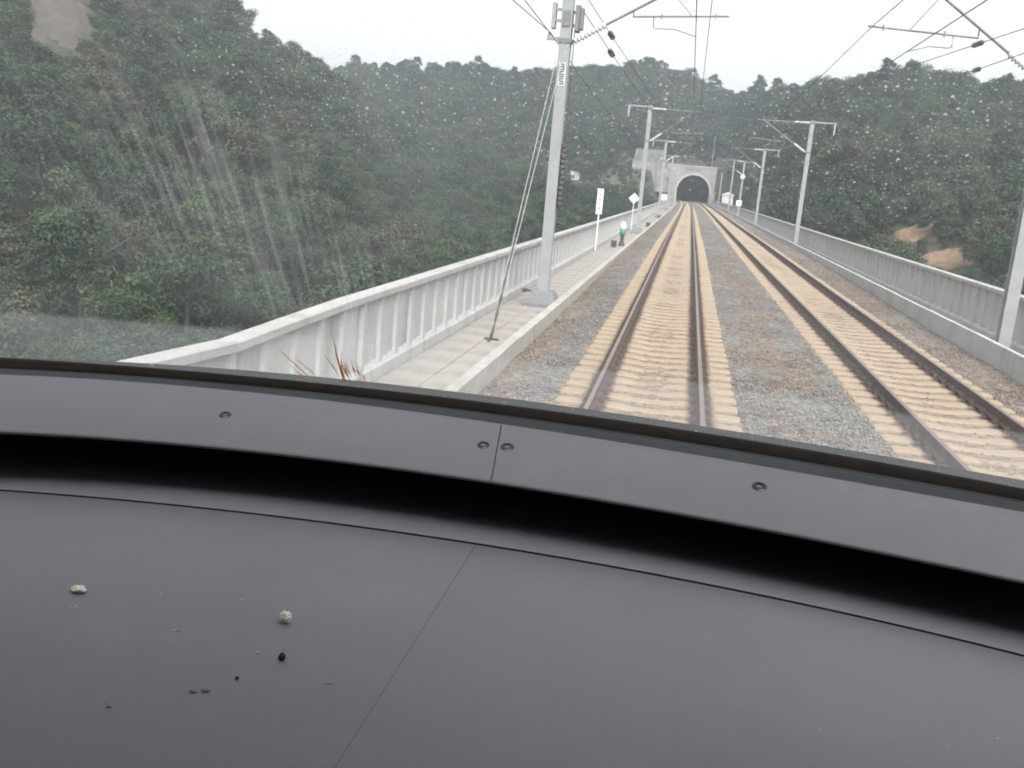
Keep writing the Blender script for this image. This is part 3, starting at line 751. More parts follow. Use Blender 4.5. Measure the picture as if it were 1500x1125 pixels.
retaining(-17.6, -8.6, 301, 10.8, 14.4, 3.4, 'dull grey upper retaining wall above the pale one by tunnel', 'facing', 5, 2)

def hut(x, y, w_, d_, h_, label, name, roofed=True):
    z = float(terrain(np.array([x]), np.array([y]))[0]); z = max(z, -1.7)
    r_ = tag(empty(name, (x, y, z)), label, 'hut' if roofed else 'cabinet')
    b = MB(); b.box(-w_/2, w_/2, -d_/2, d_/2, -1.2, h_); b.build('wall', 'white', r_)
    if roofed:
        b = MB(); b.solid([[(-w_/2-.25, yy, h_), (w_/2+.25, yy, h_), (w_/2+.25, yy, h_+.12), (0, yy, h_+.85), (-w_/2-.25, yy, h_+.12)] for yy in (-d_/2-.25, d_/2+.25)]); b.build('roof', 'white', r_)
        b = MB(); b.box(-.28, .28, -d_/2-.02, -d_/2+.02, 0.0, 2.0); b.build('door', 'base', r_)
    else:
        b = MB(); b.box(-w_/2-.06, w_/2+.06, -d_/2-.06, d_/2+.06, h_, h_+.08); b.build('lid', 'white', r_)
        b = MB(); b.box(-w_/2+.03, -.08, -d_/2-.015, -d_/2+.01, .1, h_*.55); b.build('door', 'base', r_)
    return r_
hut(10.2, 270, 2.9, 2.6, 4.3, 'small white hut with a pitched roof behind the right parapet', 'equipment_hut')
p = hit_terrain(842, 263); 
hut(p.x, p.y, .0095*p.y*.95, 1.0, .0075*p.y, 'white cabinet on the wooded bank right of the numbered mast', 'equipment_cabinet', False)
hut(-6.6, 262, 1.7, 1.2, 3.1, 'white cabinet behind the left parapet near the tunnel', 'equipment_cabinet', False)

# ------------------------------------------------------------------ bare patches on the hills
PATCH = [(1334, 345, 21, 13, 'earth', 'small patch of bare orange earth uphill of the larger one'),
         (1386, 384, 33, 14, 'earth', 'larger patch of bare orange earth above the right parapet'),
         (88, 32, 42, 52, 'rock', 'bare grey brown rock face high on the steep hill'),
         (900, 272, 52, 20, 'grassland', 'dry grassy bank near the tunnel')]
PATCHES = []
for px, py, rx, ry, mt, lb in PATCH:
    c = hit_terrain(px, py); r = (c-CAM).length
    a = rx*r/F*1.15; n = 34
    # drape a small sheet over the slope; its length uphill follows from the slope seen
    top = hit_terrain(px, py-ry); bot = hit_terrain(px, py+ry)
    u = Vector((top.x-bot.x, top.y-bot.y, 0)); l = max(u.length/2, a*.5); l = min(l, 40); u.normalize(); v = Vector((u.y, -u.x, 0))
    cc = (Vector((top.x, top.y, 0)) + Vector((bot.x, bot.y, 0)))/2 if u.length else c
    g = np.linspace(-1.25, 1.25, n); A, B = np.meshgrid(g, g)
    X = cc.x + v.x*A*a + u.x*B*l; Y = cc.y + v.y*A*a + u.y*B*l
    rad = np.hypot(A, B) + (vnoise(A*2.2+px, B*2.2, 9)-.5)*.7 + (vnoise(A*6+px, B*6, 10)-.5)*.25
    Z = terrain(X, Y) + .35*(1-sstep(.6, 1.15, rad)) - .25*sstep(.85, 1.2, rad) + (vnoise(A*9, B*9, 12)-.5)*.3
    keep = rad < 1.12; ii = np.arange(n*n).reshape(n, n)
    fq = np.stack([ii[:-1,:-1], ii[:-1,1:], ii[1:,1:], ii[1:,:-1]], -1).reshape(-1, 4); fq = fq[keep.ravel()[fq].all(1)]
    me = np_mesh('bare_patch', np.c_[X.ravel(), Y.ravel(), Z.ravel()], fq, mt); me.polygons.foreach_set('use_smooth', [True]*len(me.polygons))
    o = place({'earth': 'earth_bank', 'rock': 'rock_face', 'grassland': 'grass_bank'}[mt], me, None); tag(o, lb, kind='structure')
    PATCHES.append((px, py, rx, ry, r))

# ------------------------------------------------------------------ trees
def crown_mesh(name, mat, rx, rz, zc_, nclump, nleaf, leaf, seed):
    g = np.random.default_rng(seed); V = []; T = []
    C = g.normal(0, 1, (nclump, 3)); C /= np.linalg.norm(C, axis=1)[:, None]; C *= (g.random(nclump)**.45)[:, None]
    C[:, 2] = np.where(C[:, 2] < -.55, -C[:, 2], C[:, 2])
    C = C*np.array([rx, rx, rz]) + np.array([0, 0, zc_])
    cr = g.uniform(.28, .5, nclump)*rx
    for k in range(nclump):
        P = g.normal(0, 1, (nleaf, 3)); P /= np.linalg.norm(P, axis=1)[:, None]; P *= (g.random(nleaf)**.4)[:, None]*cr[k]; P[:, 2] *= .7
        P = P + C[k]
        nrm = (P - C[k]); nrm[:, 2] += cr[k]*.6; nrm += g.normal(0, .45*cr[k], P.shape); nrm /= np.linalg.norm(nrm, axis=1)[:, None] + 1e-6
        a = np.cross(nrm, g.normal(0, 1, P.shape)); a /= np.linalg.norm(a, axis=1)[:, None] + 1e-6; b_ = np.cross(nrm, a)
        sz = leaf*g.uniform(.6, 1.3, nleaf)[:, None]
        V.append(np.stack([P - a*sz, P - b_*sz*.62, P + a*sz, P + b_*sz*.62], 1).reshape(-1, 3))
        T.append(np.repeat(np.clip(np.full(nleaf, g.random())*.6 + g.random(nleaf)*.5, 0, 1), 4))
    V = np.concatenate(V); T = np.concatenate(T)
    me = np_mesh(name, V, np.arange(len(V)).reshape(-1, 4), mat, np.c_[T, T, T], 'leaf')
    return me
def trunk_mesh(name, h, r, seed):
    g = random.Random(seed); b = MB()
    b.tube([(0,0,-.6),(.05,0,h*.35),(-.04,.06,h*.7),(.02,0,h)], [r*1.3, r, r*.75, r*.3], 6)
    for k in range(5):
        a = k*1.3 + g.random(); z = h*g.uniform(.4, .75); q = h*g.uniform(.25, .4)
        b.tube([(0,0,z),(math.cos(a)*q*.5, math.sin(a)*q*.5, z+q*.4),(math.cos(a)*q, math.sin(a)*q, z+q*.75)], [r*.5, r*.35, r*.12], 5)
    return b.mesh(name, 'bark', True)
KINDS = []
for k, (mt, rx, rz, zc_, nc, h) in enumerate([('leaf_dark', 2.3, 2.1, 3.9, 34, 5.0), ('leaf_dark', 2.6, 1.9, 3.4, 36, 4.6), ('leaf_mid', 2.2, 2.0, 3.6, 32, 4.8),
                                              ('leaf_mid', 1.8, 1.5, 2.4, 26, 3.2), ('leaf_dull', 2.2, 1.8, 3.3, 30, 4.4), ('leaf_dark', 1.7, 2.9, 4.5, 34, 6.4)]):
    KINDS.append((crown_mesh('crown', mt, rx, rz, zc_, nc, 140, .115, 100+k), trunk_mesh('trunk', h, .16, k), rx, zc_, zc_+rz, mt))
# candidate spots: jittered grid, finer near the camera
pts = []
def scatter(x0, x1, y0, y1, step):
    xs = np.arange(x0, x1, step); ys = np.arange(y0, y1, step); A, B = np.meshgrid(xs, ys)
    return np.c_[(A + rng.uniform(-.48, .48, A.shape)*step).ravel(), (B + rng.uniform(-.48, .48, A.shape)*step).ravel()]
P = np.concatenate([scatter(-330, 330, 4, 600, 3.5)])
r = np.hypot(P[:, 0], P[:, 1]); az = np.arctan2(P[:, 0], P[:, 1])
mid = 2.1 - 5e-5*np.clip(P[:, 1]-140, 0, 170)**2
ok = (np.abs(az) < .68) & (r > 24) & (r < 520) & ~((np.abs(P[:, 0]-mid) < np.interp(P[:, 1], [0, 200, 260, 303], [9.5, 10.0, 11, 9.5])) & (P[:, 1] < END+3))
ok &= ~((P[:, 0] > -24) & (P[:, 0] < -5) & (P[:, 1] > 225) & (P[:, 1] < 308))
ok &= ~((P[:, 0] > -10) & (P[:, 0] < 10) & (P[:, 1] > 299) & (P[:, 1] < 311))
ok &= ~((np.abs(P[:, 0]-10.4) < 4.5) & (P[:, 1] > 235) & (P[:, 1] < 277))
P = P[ok]
Z = terrain(P[:, 0], P[:, 1])
# stay in sight of the camera (or just behind a ridge): thin out the back slopes
n = len(P); kind = rng.choice(6, n, p=[.26, .2, .2, .1, .1, .14]); scale = np.clip(rng.normal(.92, .22, n), .45, 1.5)
# belts of lighter trees low on the slopes
low = vnoise(P[:, 0]*.03, P[:, 1]*.03, 21); kind = np.where((low > .62) & (rng.random(n) < .6), rng.choice([2, 3, 4], n), kind)
mt_ = np.hypot(P[:,0], P[:,1])
K_rx = np.array([k[2] for k in KINDS]); K_zc = np.array([k[3] for k in KINDS]); K_top = np.array([k[4] for k in KINDS])
cen = np.c_[P, Z + K_zc[kind]*scale]
ix, iy, dep = project(cen)
ir = F*K_rx[kind]*scale/np.maximum(dep, 1)
# clear the views of the bare patches and of the cabinet on the bank
drop = np.zeros(n, bool)
for px, py, rx, ry, rr in PATCHES:
    soft = .45 if px == 900 else .75
    lim = rr + (3 if rx < 40 else 25 if px != 900 else 30)
    e = ((ix-px)/(rx*.95 + ir*soft))**2 + ((iy-py)/(ry*.95 + ir*soft))**2
    bx_, by_, _ = project(np.c_[P, Z]); d_ = ((e < 1) & (dep < lim)) | (((bx_-px)/(rx*1.15 + 6))**2 + ((by_-py)/(ry*1.15 + 8))**2 < 1) & (rx < 50)
    if px == 900: d_ &= (rng.random(n) < .55) & (dep > 90)
    drop |= d_
drop |= (np.hypot(ix-843, iy-260) < 9 + ir*.8) & (dep < p.y + 2)
keep = ~drop
P, Z, kind, scale, ix, iy, dep, ir = [a[keep] for a in (P, Z, kind, scale, ix, iy, dep, ir)]
# which 300 show largest: near to far over a coarse raster
G = 5; occ = np.zeros((1125//G, 1500//G), bool)
yy, xx = np.mgrid[0:1125//G, 0:1500//G]; yy = yy*G + G/2; xx = xx*G + G/2
occ |= yy > np.interp(xx, [0, 200, 470, 985, 1040, 1500], [524, 535, 455, 293, 293, 435])
score = np.zeros(len(P)); order = np.argsort(dep)
for i in order:
    R = ir[i]
    if dep[i] < 1 or ix[i] < -R or ix[i] > 1500+R or iy[i] < -R or iy[i] > 1125: continue
    x0, x1 = int(max(0, (ix[i]-R)//G)), int(min(1500//G, (ix[i]+R)//G+1)); y0, y1 = int(max(0, (iy[i]-R)//G)), int(min(1125//G, (iy[i]+R)//G+1))
    if x0 >= x1 or y0 >= y1: continue
    sub = occ[y0:y1, x0:x1]; disc = (xx[y0:y1, x0:x1]-ix[i])**2 + (yy[y0:y1, x0:x1]-iy[i])**2 < (R*.9)**2
    score[i] = (disc & ~sub).sum(); sub |= disc
big = np.argsort(-score)[:300]; big = big[score[big] > 0]
isbig = np.zeros(len(P), bool); isbig[big] = True
def tree_label(x, y, m):
    side = 'on the slope left of the viaduct' if x < 0 else 'on the dark slope behind the right parapet'
    if y > 225: side = 'on the hill around the tunnel'
    return {'leaf_dark': 'dark green bushy tree ', 'leaf_mid': 'fresh mid green bushy tree ', 'leaf_dull': 'dull olive bushy tree '}[m] + side
for i in big:
    cm, tm, _, _, _, m_ = KINDS[kind[i]]
    t = tag(empty('hillside_tree', (P[i, 0], P[i, 1], Z[i]-.2)), tree_label(P[i, 0], P[i, 1], m_), 'tree')
    t['group'] = t['label']
    t.scale = (scale[i],)*3; t.rotation_euler = (0, 0, random.uniform(0, 6.28))
    place('crown', cm, t); place('trunk', tm, t)
# the rest of the wood: one object, instanced crowns on points
lib = bpy.data.collections.new('tree_library')
for k, (cm, tm, *_r) in enumerate(KINDS):
    lib.objects.link(bpy.data.objects.new('wood_crown', cm))
rest = np.where(~isbig)[0]
B = np.concatenate([scatter(-75, 75, 22, 150, 1.9), scatter(-45, 45, 225, 335, 1.9)])
rb = np.hypot(B[:, 0], B[:, 1]); mb_ = 2.1 - 5e-5*np.clip(B[:, 1]-140, 0, 170)**2; ab = np.arctan2(B[:, 0], B[:, 1])
kb = (np.abs(ab) < .66) & ~((np.abs(B[:, 0]-mb_) < np.interp(B[:, 1], [0, 200, 303], [9.0, 9.0, 8.6])) & (B[:, 1] < END+1.5))
kb &= ~((B[:, 0] > -18.5) & (B[:, 0] < -6) & (((B[:, 1] > 286) & (B[:, 1] < 293.5)) | ((B[:, 1] > 296) & (B[:, 1] < 306.5))))
kb &= ~((B[:, 0] > -8) & (B[:, 0] < 8.5) & (B[:, 1] > 299) & (B[:, 1] < 306)) & ~((np.abs(B[:, 0]-10.2) < 2.6) & (np.abs(B[:, 1]-268) < 5))
B = B[kb]; BZ = terrain(B[:, 0], B[:, 1]); bx_, by_, bd_ = project(np.c_[B, BZ + .4])
kb = np.ones(len(B), bool)
for px, py, rx, ry, rr in PATCHES:
    if rx < 50: kb &= ~((((bx_-px)/(rx*1.0 + 3))**2 + ((by_-py)/(ry*1.0 + 5))**2 < 1) & (bd_ < rr + 4))
kb &= np.hypot(bx_-843, by_-260) > 8
B, BZ = B[kb], BZ[kb]; nb = len(B)
kind_b = rng.choice([2, 3, 4, 1], nb); scale_b = rng.uniform(.16, .42, nb)
P = np.concatenate([P, B]); Z = np.concatenate([Z, BZ - scale_b*.9]); kind = np.concatenate([kind, kind_b]); scale = np.concatenate([scale, scale_b])
rest = np.concatenate([rest, np.arange(len(P) - nb, len(P))])
me = bpy.data.meshes.new('hillside_wood'); me.vertices.add(len(rest))
me.vertices.foreach_set('co', np.c_[P[rest], Z[rest]-.2].astype(np.float32).ravel())
for an, ty, data in (('size', 'FLOAT', scale[rest].astype(np.float32)), ('spin', 'FLOAT', (rng.random(len(rest))*6.28).astype(np.float32)), ('kind', 'INT', kind[rest].astype(np.int32))):
    at = me.attributes.new(an, ty, 'POINT'); at.data.foreach_set('value', data)
wood = place('hillside_wood', me, None); tag(wood, 'dense mixed wood covering the hills as one mass', kind='stuff')
ng = bpy.data.node_groups.new('scatter_trees', 'GeometryNodeTree')
ng.interface.new_socket('Geometry', in_out='INPUT', socket_type='NodeSocketGeometry'); ng.interface.new_socket('Geometry', in_out='OUTPUT', socket_type='NodeSocketGeometry')
gi, go = ng.nodes.new('NodeGroupInput'), ng.nodes.new('NodeGroupOutput')
ci_ = ng.nodes.new('GeometryNodeCollectionInfo'); ci_.inputs['Collection'].default_value = lib; ci_.inputs['Separate Children'].default_value = True; ci_.inputs['Reset Children'].default_value = True
ip_ = ng.nodes.new('GeometryNodeInstanceOnPoints'); ip_.inputs['Pick Instance'].default_value = True
def attr_node(nm, ty):
    a = ng.nodes.new('GeometryNodeInputNamedAttribute'); a.data_type = ty; a.inputs['Name'].default_value = nm; return a.outputs['Attribute']
cx_ = ng.nodes.new('ShaderNodeCombineXYZ'); ng.links.new(attr_node('spin', 'FLOAT'), cx_.inputs[2])
e2r = ng.nodes.new('FunctionNodeEulerToRotation'); ng.links.new(cx_.outputs[0], e2r.inputs[0])
ng.links.new(gi.outputs[0], ip_.inputs['Points']); ng.links.new(ci_.outputs[0], ip_.inputs['Instance']); ng.links.new(attr_node('kind', 'INT'), ip_.inputs['Instance Index'])
ng.links.new(e2r.outputs[0], ip_.inputs['Rotation']); ng.links.new(attr_node('size', 'FLOAT'), ip_.inputs['Scale']); ng.links.new(ip_.outputs[0], go.inputs[0])
md = wood.modifiers.new('scatter', 'NODES'); md.node_group = ng
print('TREES', len(P), 'individual', len(big))

# ------------------------------------------------------------------ driver's cab
cab = tag(empty('train_cab', (0.0, .3, .9)), 'grey driver desk and dirty windscreen of the train cab', 'train cab')
CO = Vector(cab.location)
def cabmb(mb, name, mat, parent=None, smooth=False):
    mb.v = [tuple(Vector(v) - CO) for v in mb.v]; return mb.build(name, mat, parent or cab, smooth)
def curve_px(pts, dz, xs):
    """photograph edge -> points of the level line dz below the eye, resampled"""
    py = np.interp(xs, [p_[0] for p_ in pts], [p_[1] for p_ in pts])
    # smooth the polyline with a cubic
    cf = np.polyfit([p_[0] for p_ in pts], [p_[1] for p_ in pts], 3); py = np.polyval(cf, xs)
    return [at_z(x, y, dz) for x, y in zip(xs, py)]
G_TOP = [(0,524),(200,535.5),(400,553),(600,576),(749,595),(900,614),(1233,665),(1500,716)]
G_BOT = [(0,536),(400,563),(600,589),(900,626),(1233,682),(1500,729)]
F_BOT = [(0,550),(400,583),(600,606),(732,620),(900,645),(1233,711),(1500,751)]
T_BOT = [(0,633),(400,662),(600,692),(717,707),(900,732),(1233,799),(1500,852)]
D_END = [(0,697),(400,717),(600,745),(900,795),(1233,874),(1500,928)]
SEAM = [(0,717.6),(400,754),(600,782),(700,798),(967,841),(1233,897),(1500,960)]
xs = np.linspace(-260, 1790, 54)
JX = 726                        # the joint between the two trim panels
DESK = -.460
gtop = curve_px(G_TOP, -.325, xs); gbot = curve_px(G_BOT, -.332, xs); fbot = curve_px(F_BOT, -.336, xs)
tbot = curve_px(T_BOT, -.378, xs); seam = curve_px(SEAM, DESK, xs); dend = [p_ + Vector((0, .24, 0)) for p_ in curve_px(T_BOT, DESK, xs)]
def off(P, dy, dz): return [Vector(p_) + Vector((0, dy, dz)) for p_ in P]
# rubber gasket: a rounded bead
b = MB(); b.loft([off(gtop, .0, -.03), off(gtop, .0, -.002), off(gtop, -.004, .0005), [(a*.5+c*.5) + Vector((0,-.004,.003)) for a, c in zip(gtop, gbot)], gbot, off(gbot, .0, -.02)])
cabmb(b, 'window_gasket', 'rubber', None, True)
b = MB(); b.loft([off(gbot, .004, -.004), [(a*.5+c*.5) + Vector((0,0,.001)) for a, c in zip(gbot, fbot)], off(fbot, -.001, -.001), off(fbot, .01, -.03)])
cabmb(b, 'window_frame', 'frame')
def split(rows, lo, hi): return [[r_[i] for i in range(len(xs)) if lo <= xs[i] <= hi] for r_ in rows]
trim_rows = [off(fbot, .006, -.02), off(fbot, .002, .001), off(fbot, -.003, .003)] + \
    [[a*(1-t) + c*t + Vector((0, 0, .004*math.sin(math.pi*t))) for a, c in zip(fbot, tbot)] for t in (.2, .4, .6, .8, .95)] + [tbot, off(tbot, .004, -.004), off(tbot, .02, -.006), off(tbot, .20, .03)]
# joint position follows the slanting line of the photograph: top 735, bottom 717
def at_joint(row, x):
    q = [p_.copy() for p_ in row]; return q
def joint_rows(rows, keep_left):
    out = []
    for k, r_ in enumerate(rows):
        jx = 735 - 18*min(1, max(0, (k-2)/6.0)); gap = .7
        ptsx = [x for x in xs if (x < jx - 6 if keep_left else x > jx + 6)]
        ed = jx - gap if keep_left else jx + gap
        def ip(x): 
            i = min(max(int(np.searchsorted(xs, x)) - 1, 0), len(xs)-2); t = (x - xs[i])/(xs[i+1]-xs[i]); return r_[i]*(1-t) + r_[i+1]*t
        seq = [ip(x) for x in ptsx]
        out.append((seq + [ip(ed)]) if keep_left else ([ip(ed)] + seq))
    m_ = min(len(o) for o in out)
    return [o[-m_:] if keep_left else o[:m_] for o in out]
trims = []
for left in (True, False):
    b = MB(); b.loft(joint_rows(trim_rows, left)); trims.append(cabmb(b, 'trim_panel', 'trim', None, True))
# screws on the trim
def on_trim(px, py):
    d = ray(px, py); i = min(max(int(np.searchsorted(xs, px)) - 1, 0), len(xs)-2)
    a, c, e = fbot[i], tbot[i], tbot[i+1]; nn = (c-a).cross(e-a).normalized(); 
    if nn.z < 0: nn = -nn
    return CAM + d*((a-CAM).dot(nn)/d.dot(nn)) + nn*.0035, nn
for px, py, rr in ((330, 611, .0085), (708, 655, .0085), (743, 658, .0095), (1112, 716, .0092)):
    c, nn = on_trim(px, py); q = nn.to_track_quat('Z', 'Y').to_matrix(); b = MB()
    ring_ = lambda r0, z: [c + q @ Vector((r0*math.cos(t*math.pi/8), r0*math.sin(t*math.pi/8), z)) for t in range(16)]
    b.loft([ring_(rr, -.003), ring_(rr, .0006), ring_(rr*.85, .0016), ring_(rr*.5, .0019), ring_(rr*.42, -.0005), ring_(rr*.05, -.0006)], closed=True)
    cabmb(b, 'screw', 'screw', trims[0] if px < JX else trims[1])
# cavity behind and under the trim
lipd = [a*.35 + c*.65 for a, c in zip(seam, dend)]
b = MB(); b.loft([off(dend, .012, -.045), off(dend, .02, -.12), off(dend, .12, -.14), off(dend, .12, .05), off(gtop, .06, -.03), off(gtop, .01, -.016), off(gtop, -.002, -.010)]); 
for e_ in (0, -1): b.add([dend[e_]+Vector((0,0,-.045)), dend[e_]+Vector((0,.12,-.14)), gtop[e_]+Vector((0,.06,-.03)), gtop[e_], tbot[e_]], [(0,1,2,3,4)])
cabmb(b, 'cavity_lining', 'void')
# desk top: the strip beyond the seam rolls down into the cavity
sg = .0030
b = MB(); b.loft([off(seam, -.0034, -.0006), off(seam, 0, -.0002), off(seam, .0034, -.0006)]); cabmb(b, 'seam_seal', 'void')
b = MB(); b.loft([off(seam, sg, -.02), off(seam, sg, -.001), off(seam, sg+.0015, 0), lipd, [a + Vector((0, -.006, .0)) for a in dend], off(dend, .004, -.010), off(dend, .010, -.028), off(dend, .012, -.05)])
cabmb(b, 'desk_strip', 'dash', None, True)
near_rows = []
for y_ in (1180, 1400): near_rows.append(curve_px([(0, y_-20), (700, y_), (1000, y_+15), (1500, y_+60)], DESK if y_ < 1300 else DESK-.005, xs))
desk_rows = [off(seam, -sg, -.02), off(seam, -sg, -.001), off(seam, -sg-.0015, 0)] + [[a*(1-t) + c*t for a, c in zip(seam, near_rows[0])] for t in (.1, .25, .45, .7)] + [near_rows[0], near_rows[1], off(near_rows[1], -.05, -.5)]
# the faint slanting joint divides the desk into two panels
def desk_half(left):
    out = []
    for k, r_ in enumerate(desk_rows):
        qx, qy, _d = project(np.array([tuple(p_) for p_ in r_])); o_ = np.argsort(qx); jx = 600.0
        for _k in range(12): jx = 697 - (float(np.interp(jx, qx[o_], qy[o_])) - 798)*(697-490)/(1125-798); jx = max(jx, 150)
        jx = float(np.interp(jx, qx[o_], xs[o_])); gap = .28
        def ip(x):
            i = min(max(int(np.searchsorted(xs, x)) - 1, 0), len(xs)-2); t = (x - xs[i])/(xs[i+1]-xs[i]); return r_[i]*(1-t) + r_[i+1]*t
        tt = np.linspace(0, 1, 18)
        out.append([ip(xs[0] + (jx-gap-xs[0])*t) for t in tt] if left else [ip(jx+gap + (xs[-1]-jx-gap)*t) for t in tt])
    return out
for left in (True, False):
    b = MB(); b.loft(desk_half(left)); cabmb(b, 'desk_panel', 'dash', None, True)
b = MB(); b.loft([off(seam, .02, -.02), off(seam, -.02, -.02), off(near_rows[0], 0, -.012), off(near_rows[1], 0, -.012)]); cabmb(b, 'desk_underlay', 'void')

# windscreen: a raked curved pane from the gasket up and back over the driver
def glass_pt(p_, t):           # t metres up the slope
    return Vector((p_.x*(1 - .05*t), p_.y - .745*t, p_.z + .667*t))
wide = np.linspace(-420, 1920, 60)
gl = curve_px(G_TOP, -.331, np.clip(wide, -140, 1640))
gl = [p_ + Vector((0, .036, -.006)) for p_ in gl]
for i, x in enumerate(wide):
    if x < -140: gl[i] = gl[i] + Vector(((x+140)*.0011, (x+140)*.0006, 0))
    if x > 1640: gl[i] = gl[i] + Vector(((x-1640)*.0011, -(x-1640)*.0009, 0))
TV = np.linspace(-.01, 1.25, 22); b = MB(); rows = [[glass_pt(p_, t) for p_ in gl] for t in TV]; b.loft(rows)
glass_rows = rows
def glass_uv(px, py):
    """where a photograph pixel crosses the pane: (x, metres up the slope)"""
    d = ray(px, py); best = None
    for i in range(len(gl)-1):
        for j in range(len(TV)-1):
            A, B_, C_ = rows[j][i], rows[j][i+1], rows[j+1][i]
            nn = (B_-A).cross(C_-A); t = (A-CAM).dot(nn)/d.dot(nn); q = CAM + d*t - A
            e1, e2 = B_-A, C_-A; d11, d12, d22 = e1.dot(e1), e1.dot(e2), e2.dot(e2); q1, q2 = q.dot(e1), q.dot(e2); D = d11*d22-d12*d12
            a_, b_ = (q1*d22-q2*d12)/D, (q2*d11-q1*d12)/D
            if -.02 <= a_ <= 1.02 and -.02 <= b_ <= 1.02:
                return ((A + e1*a_).x, TV[j] + (TV[j+1]-TV[j])*b_, A + e1*a_ + e2*b_)
    return (0, 0, CAM)
def glass_material():
    m = bpy.data.materials.new('dirty_windscreen'); m.use_nodes = True; t = m.node_tree; t.nodes.clear()
    out = nd(t, 'ShaderNodeOutputMaterial'); uv = nd(t, 'ShaderNodeUVMap', uv_map='pane'); src = uv.outputs[0]
    sp = nd(t, 'ShaderNodeSeparateXYZ'); t.links.new(src, sp.inputs[0]); U, Vv = sp.outputs[0], sp.outputs[1]
    def specks(scale, rmax, dens, seed):
        mp = nd(t, 'ShaderNodeMapping'); mp.inputs['Location'].default_value = (seed, seed*1.7, 0); t.links.new(src, mp.inputs[0])
        v = nd(t, 'ShaderNodeTexVoronoi', Scale=scale, voronoi_dimensions='2D'); t.links.new(mp.outputs[0], v.inputs['Vector'])
        c = nd(t, 'ShaderNodeSeparateColor'); t.links.new(v.outputs['Color'], c.inputs[0])
        on = mth(t, 'LESS_THAN', c.outputs[0], dens)
        rad = mth(t, 'MULTIPLY', mth(t, 'POWER', c.outputs[1], 2.0), rmax*scale)
        rad = mth(t, 'ADD', rad, .0005*scale)
        f = mth(t, 'SUBTRACT', 1.0, mth(t, 'DIVIDE', v.outputs['Distance'], rad), clamp=True)
        return mth(t, 'MULTIPLY', mth(t, 'MULTIPLY', mth(t, 'POWER', f, .7), on), mth(t, 'ADD', mth(t, 'MULTIPLY', c.outputs[2], .75), .25))
    def blob(px, py, rx, ry):
        u0, v0, _ = glass_uv(px, py); u1, _, _ = glass_uv(min(px+rx, 1800), py); _, v1, _ = glass_uv(px, py-ry)
        a = mth(t, 'DIVIDE', mth(t, 'SUBTRACT', U, u0), abs(u1-u0)); c = mth(t, 'DIVIDE', mth(t, 'SUBTRACT', Vv, v0), abs(v1-v0))
        e = mth(t, 'ADD', mth(t, 'MULTIPLY', a, a), mth(t, 'MULTIPLY', c, c))
        return mth(t, 'SUBTRACT', 1.0, ramp(t, e, .1, 1.0), clamp=True)
    s1 = specks(95, .0015, .65, 3.1); s2 = specks(210, .0009, .8, 8.3); s3 = specks(50, .0019, .4, 5.7)
    allsp = mth(t, 'MAXIMUM', mth(t, 'MAXIMUM', s1, mth(t, 'MULTIPLY', s2, .8)), s3)
    upper = mth(t, 'MAXIMUM', mth(t, 'MAXIMUM', blob(1250, 170, 420, 300), blob(500, 90, 420, 280)), mth(t, 'MAXIMUM', blob(850, 150, 400, 230), .28))
    zn = nd(t, 'ShaderNodeTexNoise', Scale=9.0, Detail=2.0, noise_dimensions='2D'); t.links.new(src, zn.inputs['Vector'])
    upper = mth(t, 'MULTIPLY', upper, ramp(t, zn.outputs[0], .15, .45))
    dirt = mth(t, 'MULTIPLY', mth(t, 'MULTIPLY', allsp, upper), .85)
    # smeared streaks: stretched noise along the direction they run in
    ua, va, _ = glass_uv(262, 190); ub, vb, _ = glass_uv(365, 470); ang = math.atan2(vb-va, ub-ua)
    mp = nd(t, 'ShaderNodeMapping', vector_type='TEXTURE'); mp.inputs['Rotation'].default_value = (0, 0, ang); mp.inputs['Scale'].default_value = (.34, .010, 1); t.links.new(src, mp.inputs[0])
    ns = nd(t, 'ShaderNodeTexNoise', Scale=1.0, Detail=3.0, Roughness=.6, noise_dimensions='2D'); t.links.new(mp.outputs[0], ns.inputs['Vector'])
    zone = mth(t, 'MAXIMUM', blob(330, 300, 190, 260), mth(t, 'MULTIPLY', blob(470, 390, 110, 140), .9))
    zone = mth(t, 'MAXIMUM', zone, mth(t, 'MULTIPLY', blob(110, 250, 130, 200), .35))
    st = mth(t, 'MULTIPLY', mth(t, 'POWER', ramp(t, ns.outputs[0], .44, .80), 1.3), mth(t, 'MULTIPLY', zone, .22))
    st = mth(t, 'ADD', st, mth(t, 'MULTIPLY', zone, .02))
    # desk reflected low on the left, painted as a grey patch with pale flecks
    refl_mask = blob(-30, 560, 300, 110)
    refl_mask = ramp(t, refl_mask, .05, .22)
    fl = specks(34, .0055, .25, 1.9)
    desk_reflection = mth(t, 'MULTIPLY', refl_mask, mth(t, 'ADD', .13, mth(t, 'MULTIPLY', fl, .28)))
    vn = nd(t, 'ShaderNodeTexNoise', Scale=5.0, Detail=3.0, noise_dimensions='2D'); t.links.new(src, vn.inputs['Vector'])
    veil = mth(t, 'MULTIPLY', vn.outputs[0], .105)
    tot = mth(t, 'ADD', mth(t, 'ADD', dirt, st), mth(t, 'ADD', desk_reflection, veil), clamp=True)
    tr = nd(t, 'ShaderNodeBsdfTransparent'); tr.inputs[0].default_value = (.95, .965, .965, 1)
    gls = nd(t, 'ShaderNodeBsdfGlossy', Roughness=.02); fr = nd(t, 'ShaderNodeFresnel', IOR=1.3)
    m1 = nd(t, 'ShaderNodeMixShader'); t.links.new(mth(t, 'MULTIPLY', fr.outputs[0], .12), m1.inputs[0]); t.links.new(tr.outputs[0], m1.inputs[1]); t.links.new(gls.outputs[0], m1.inputs[2])
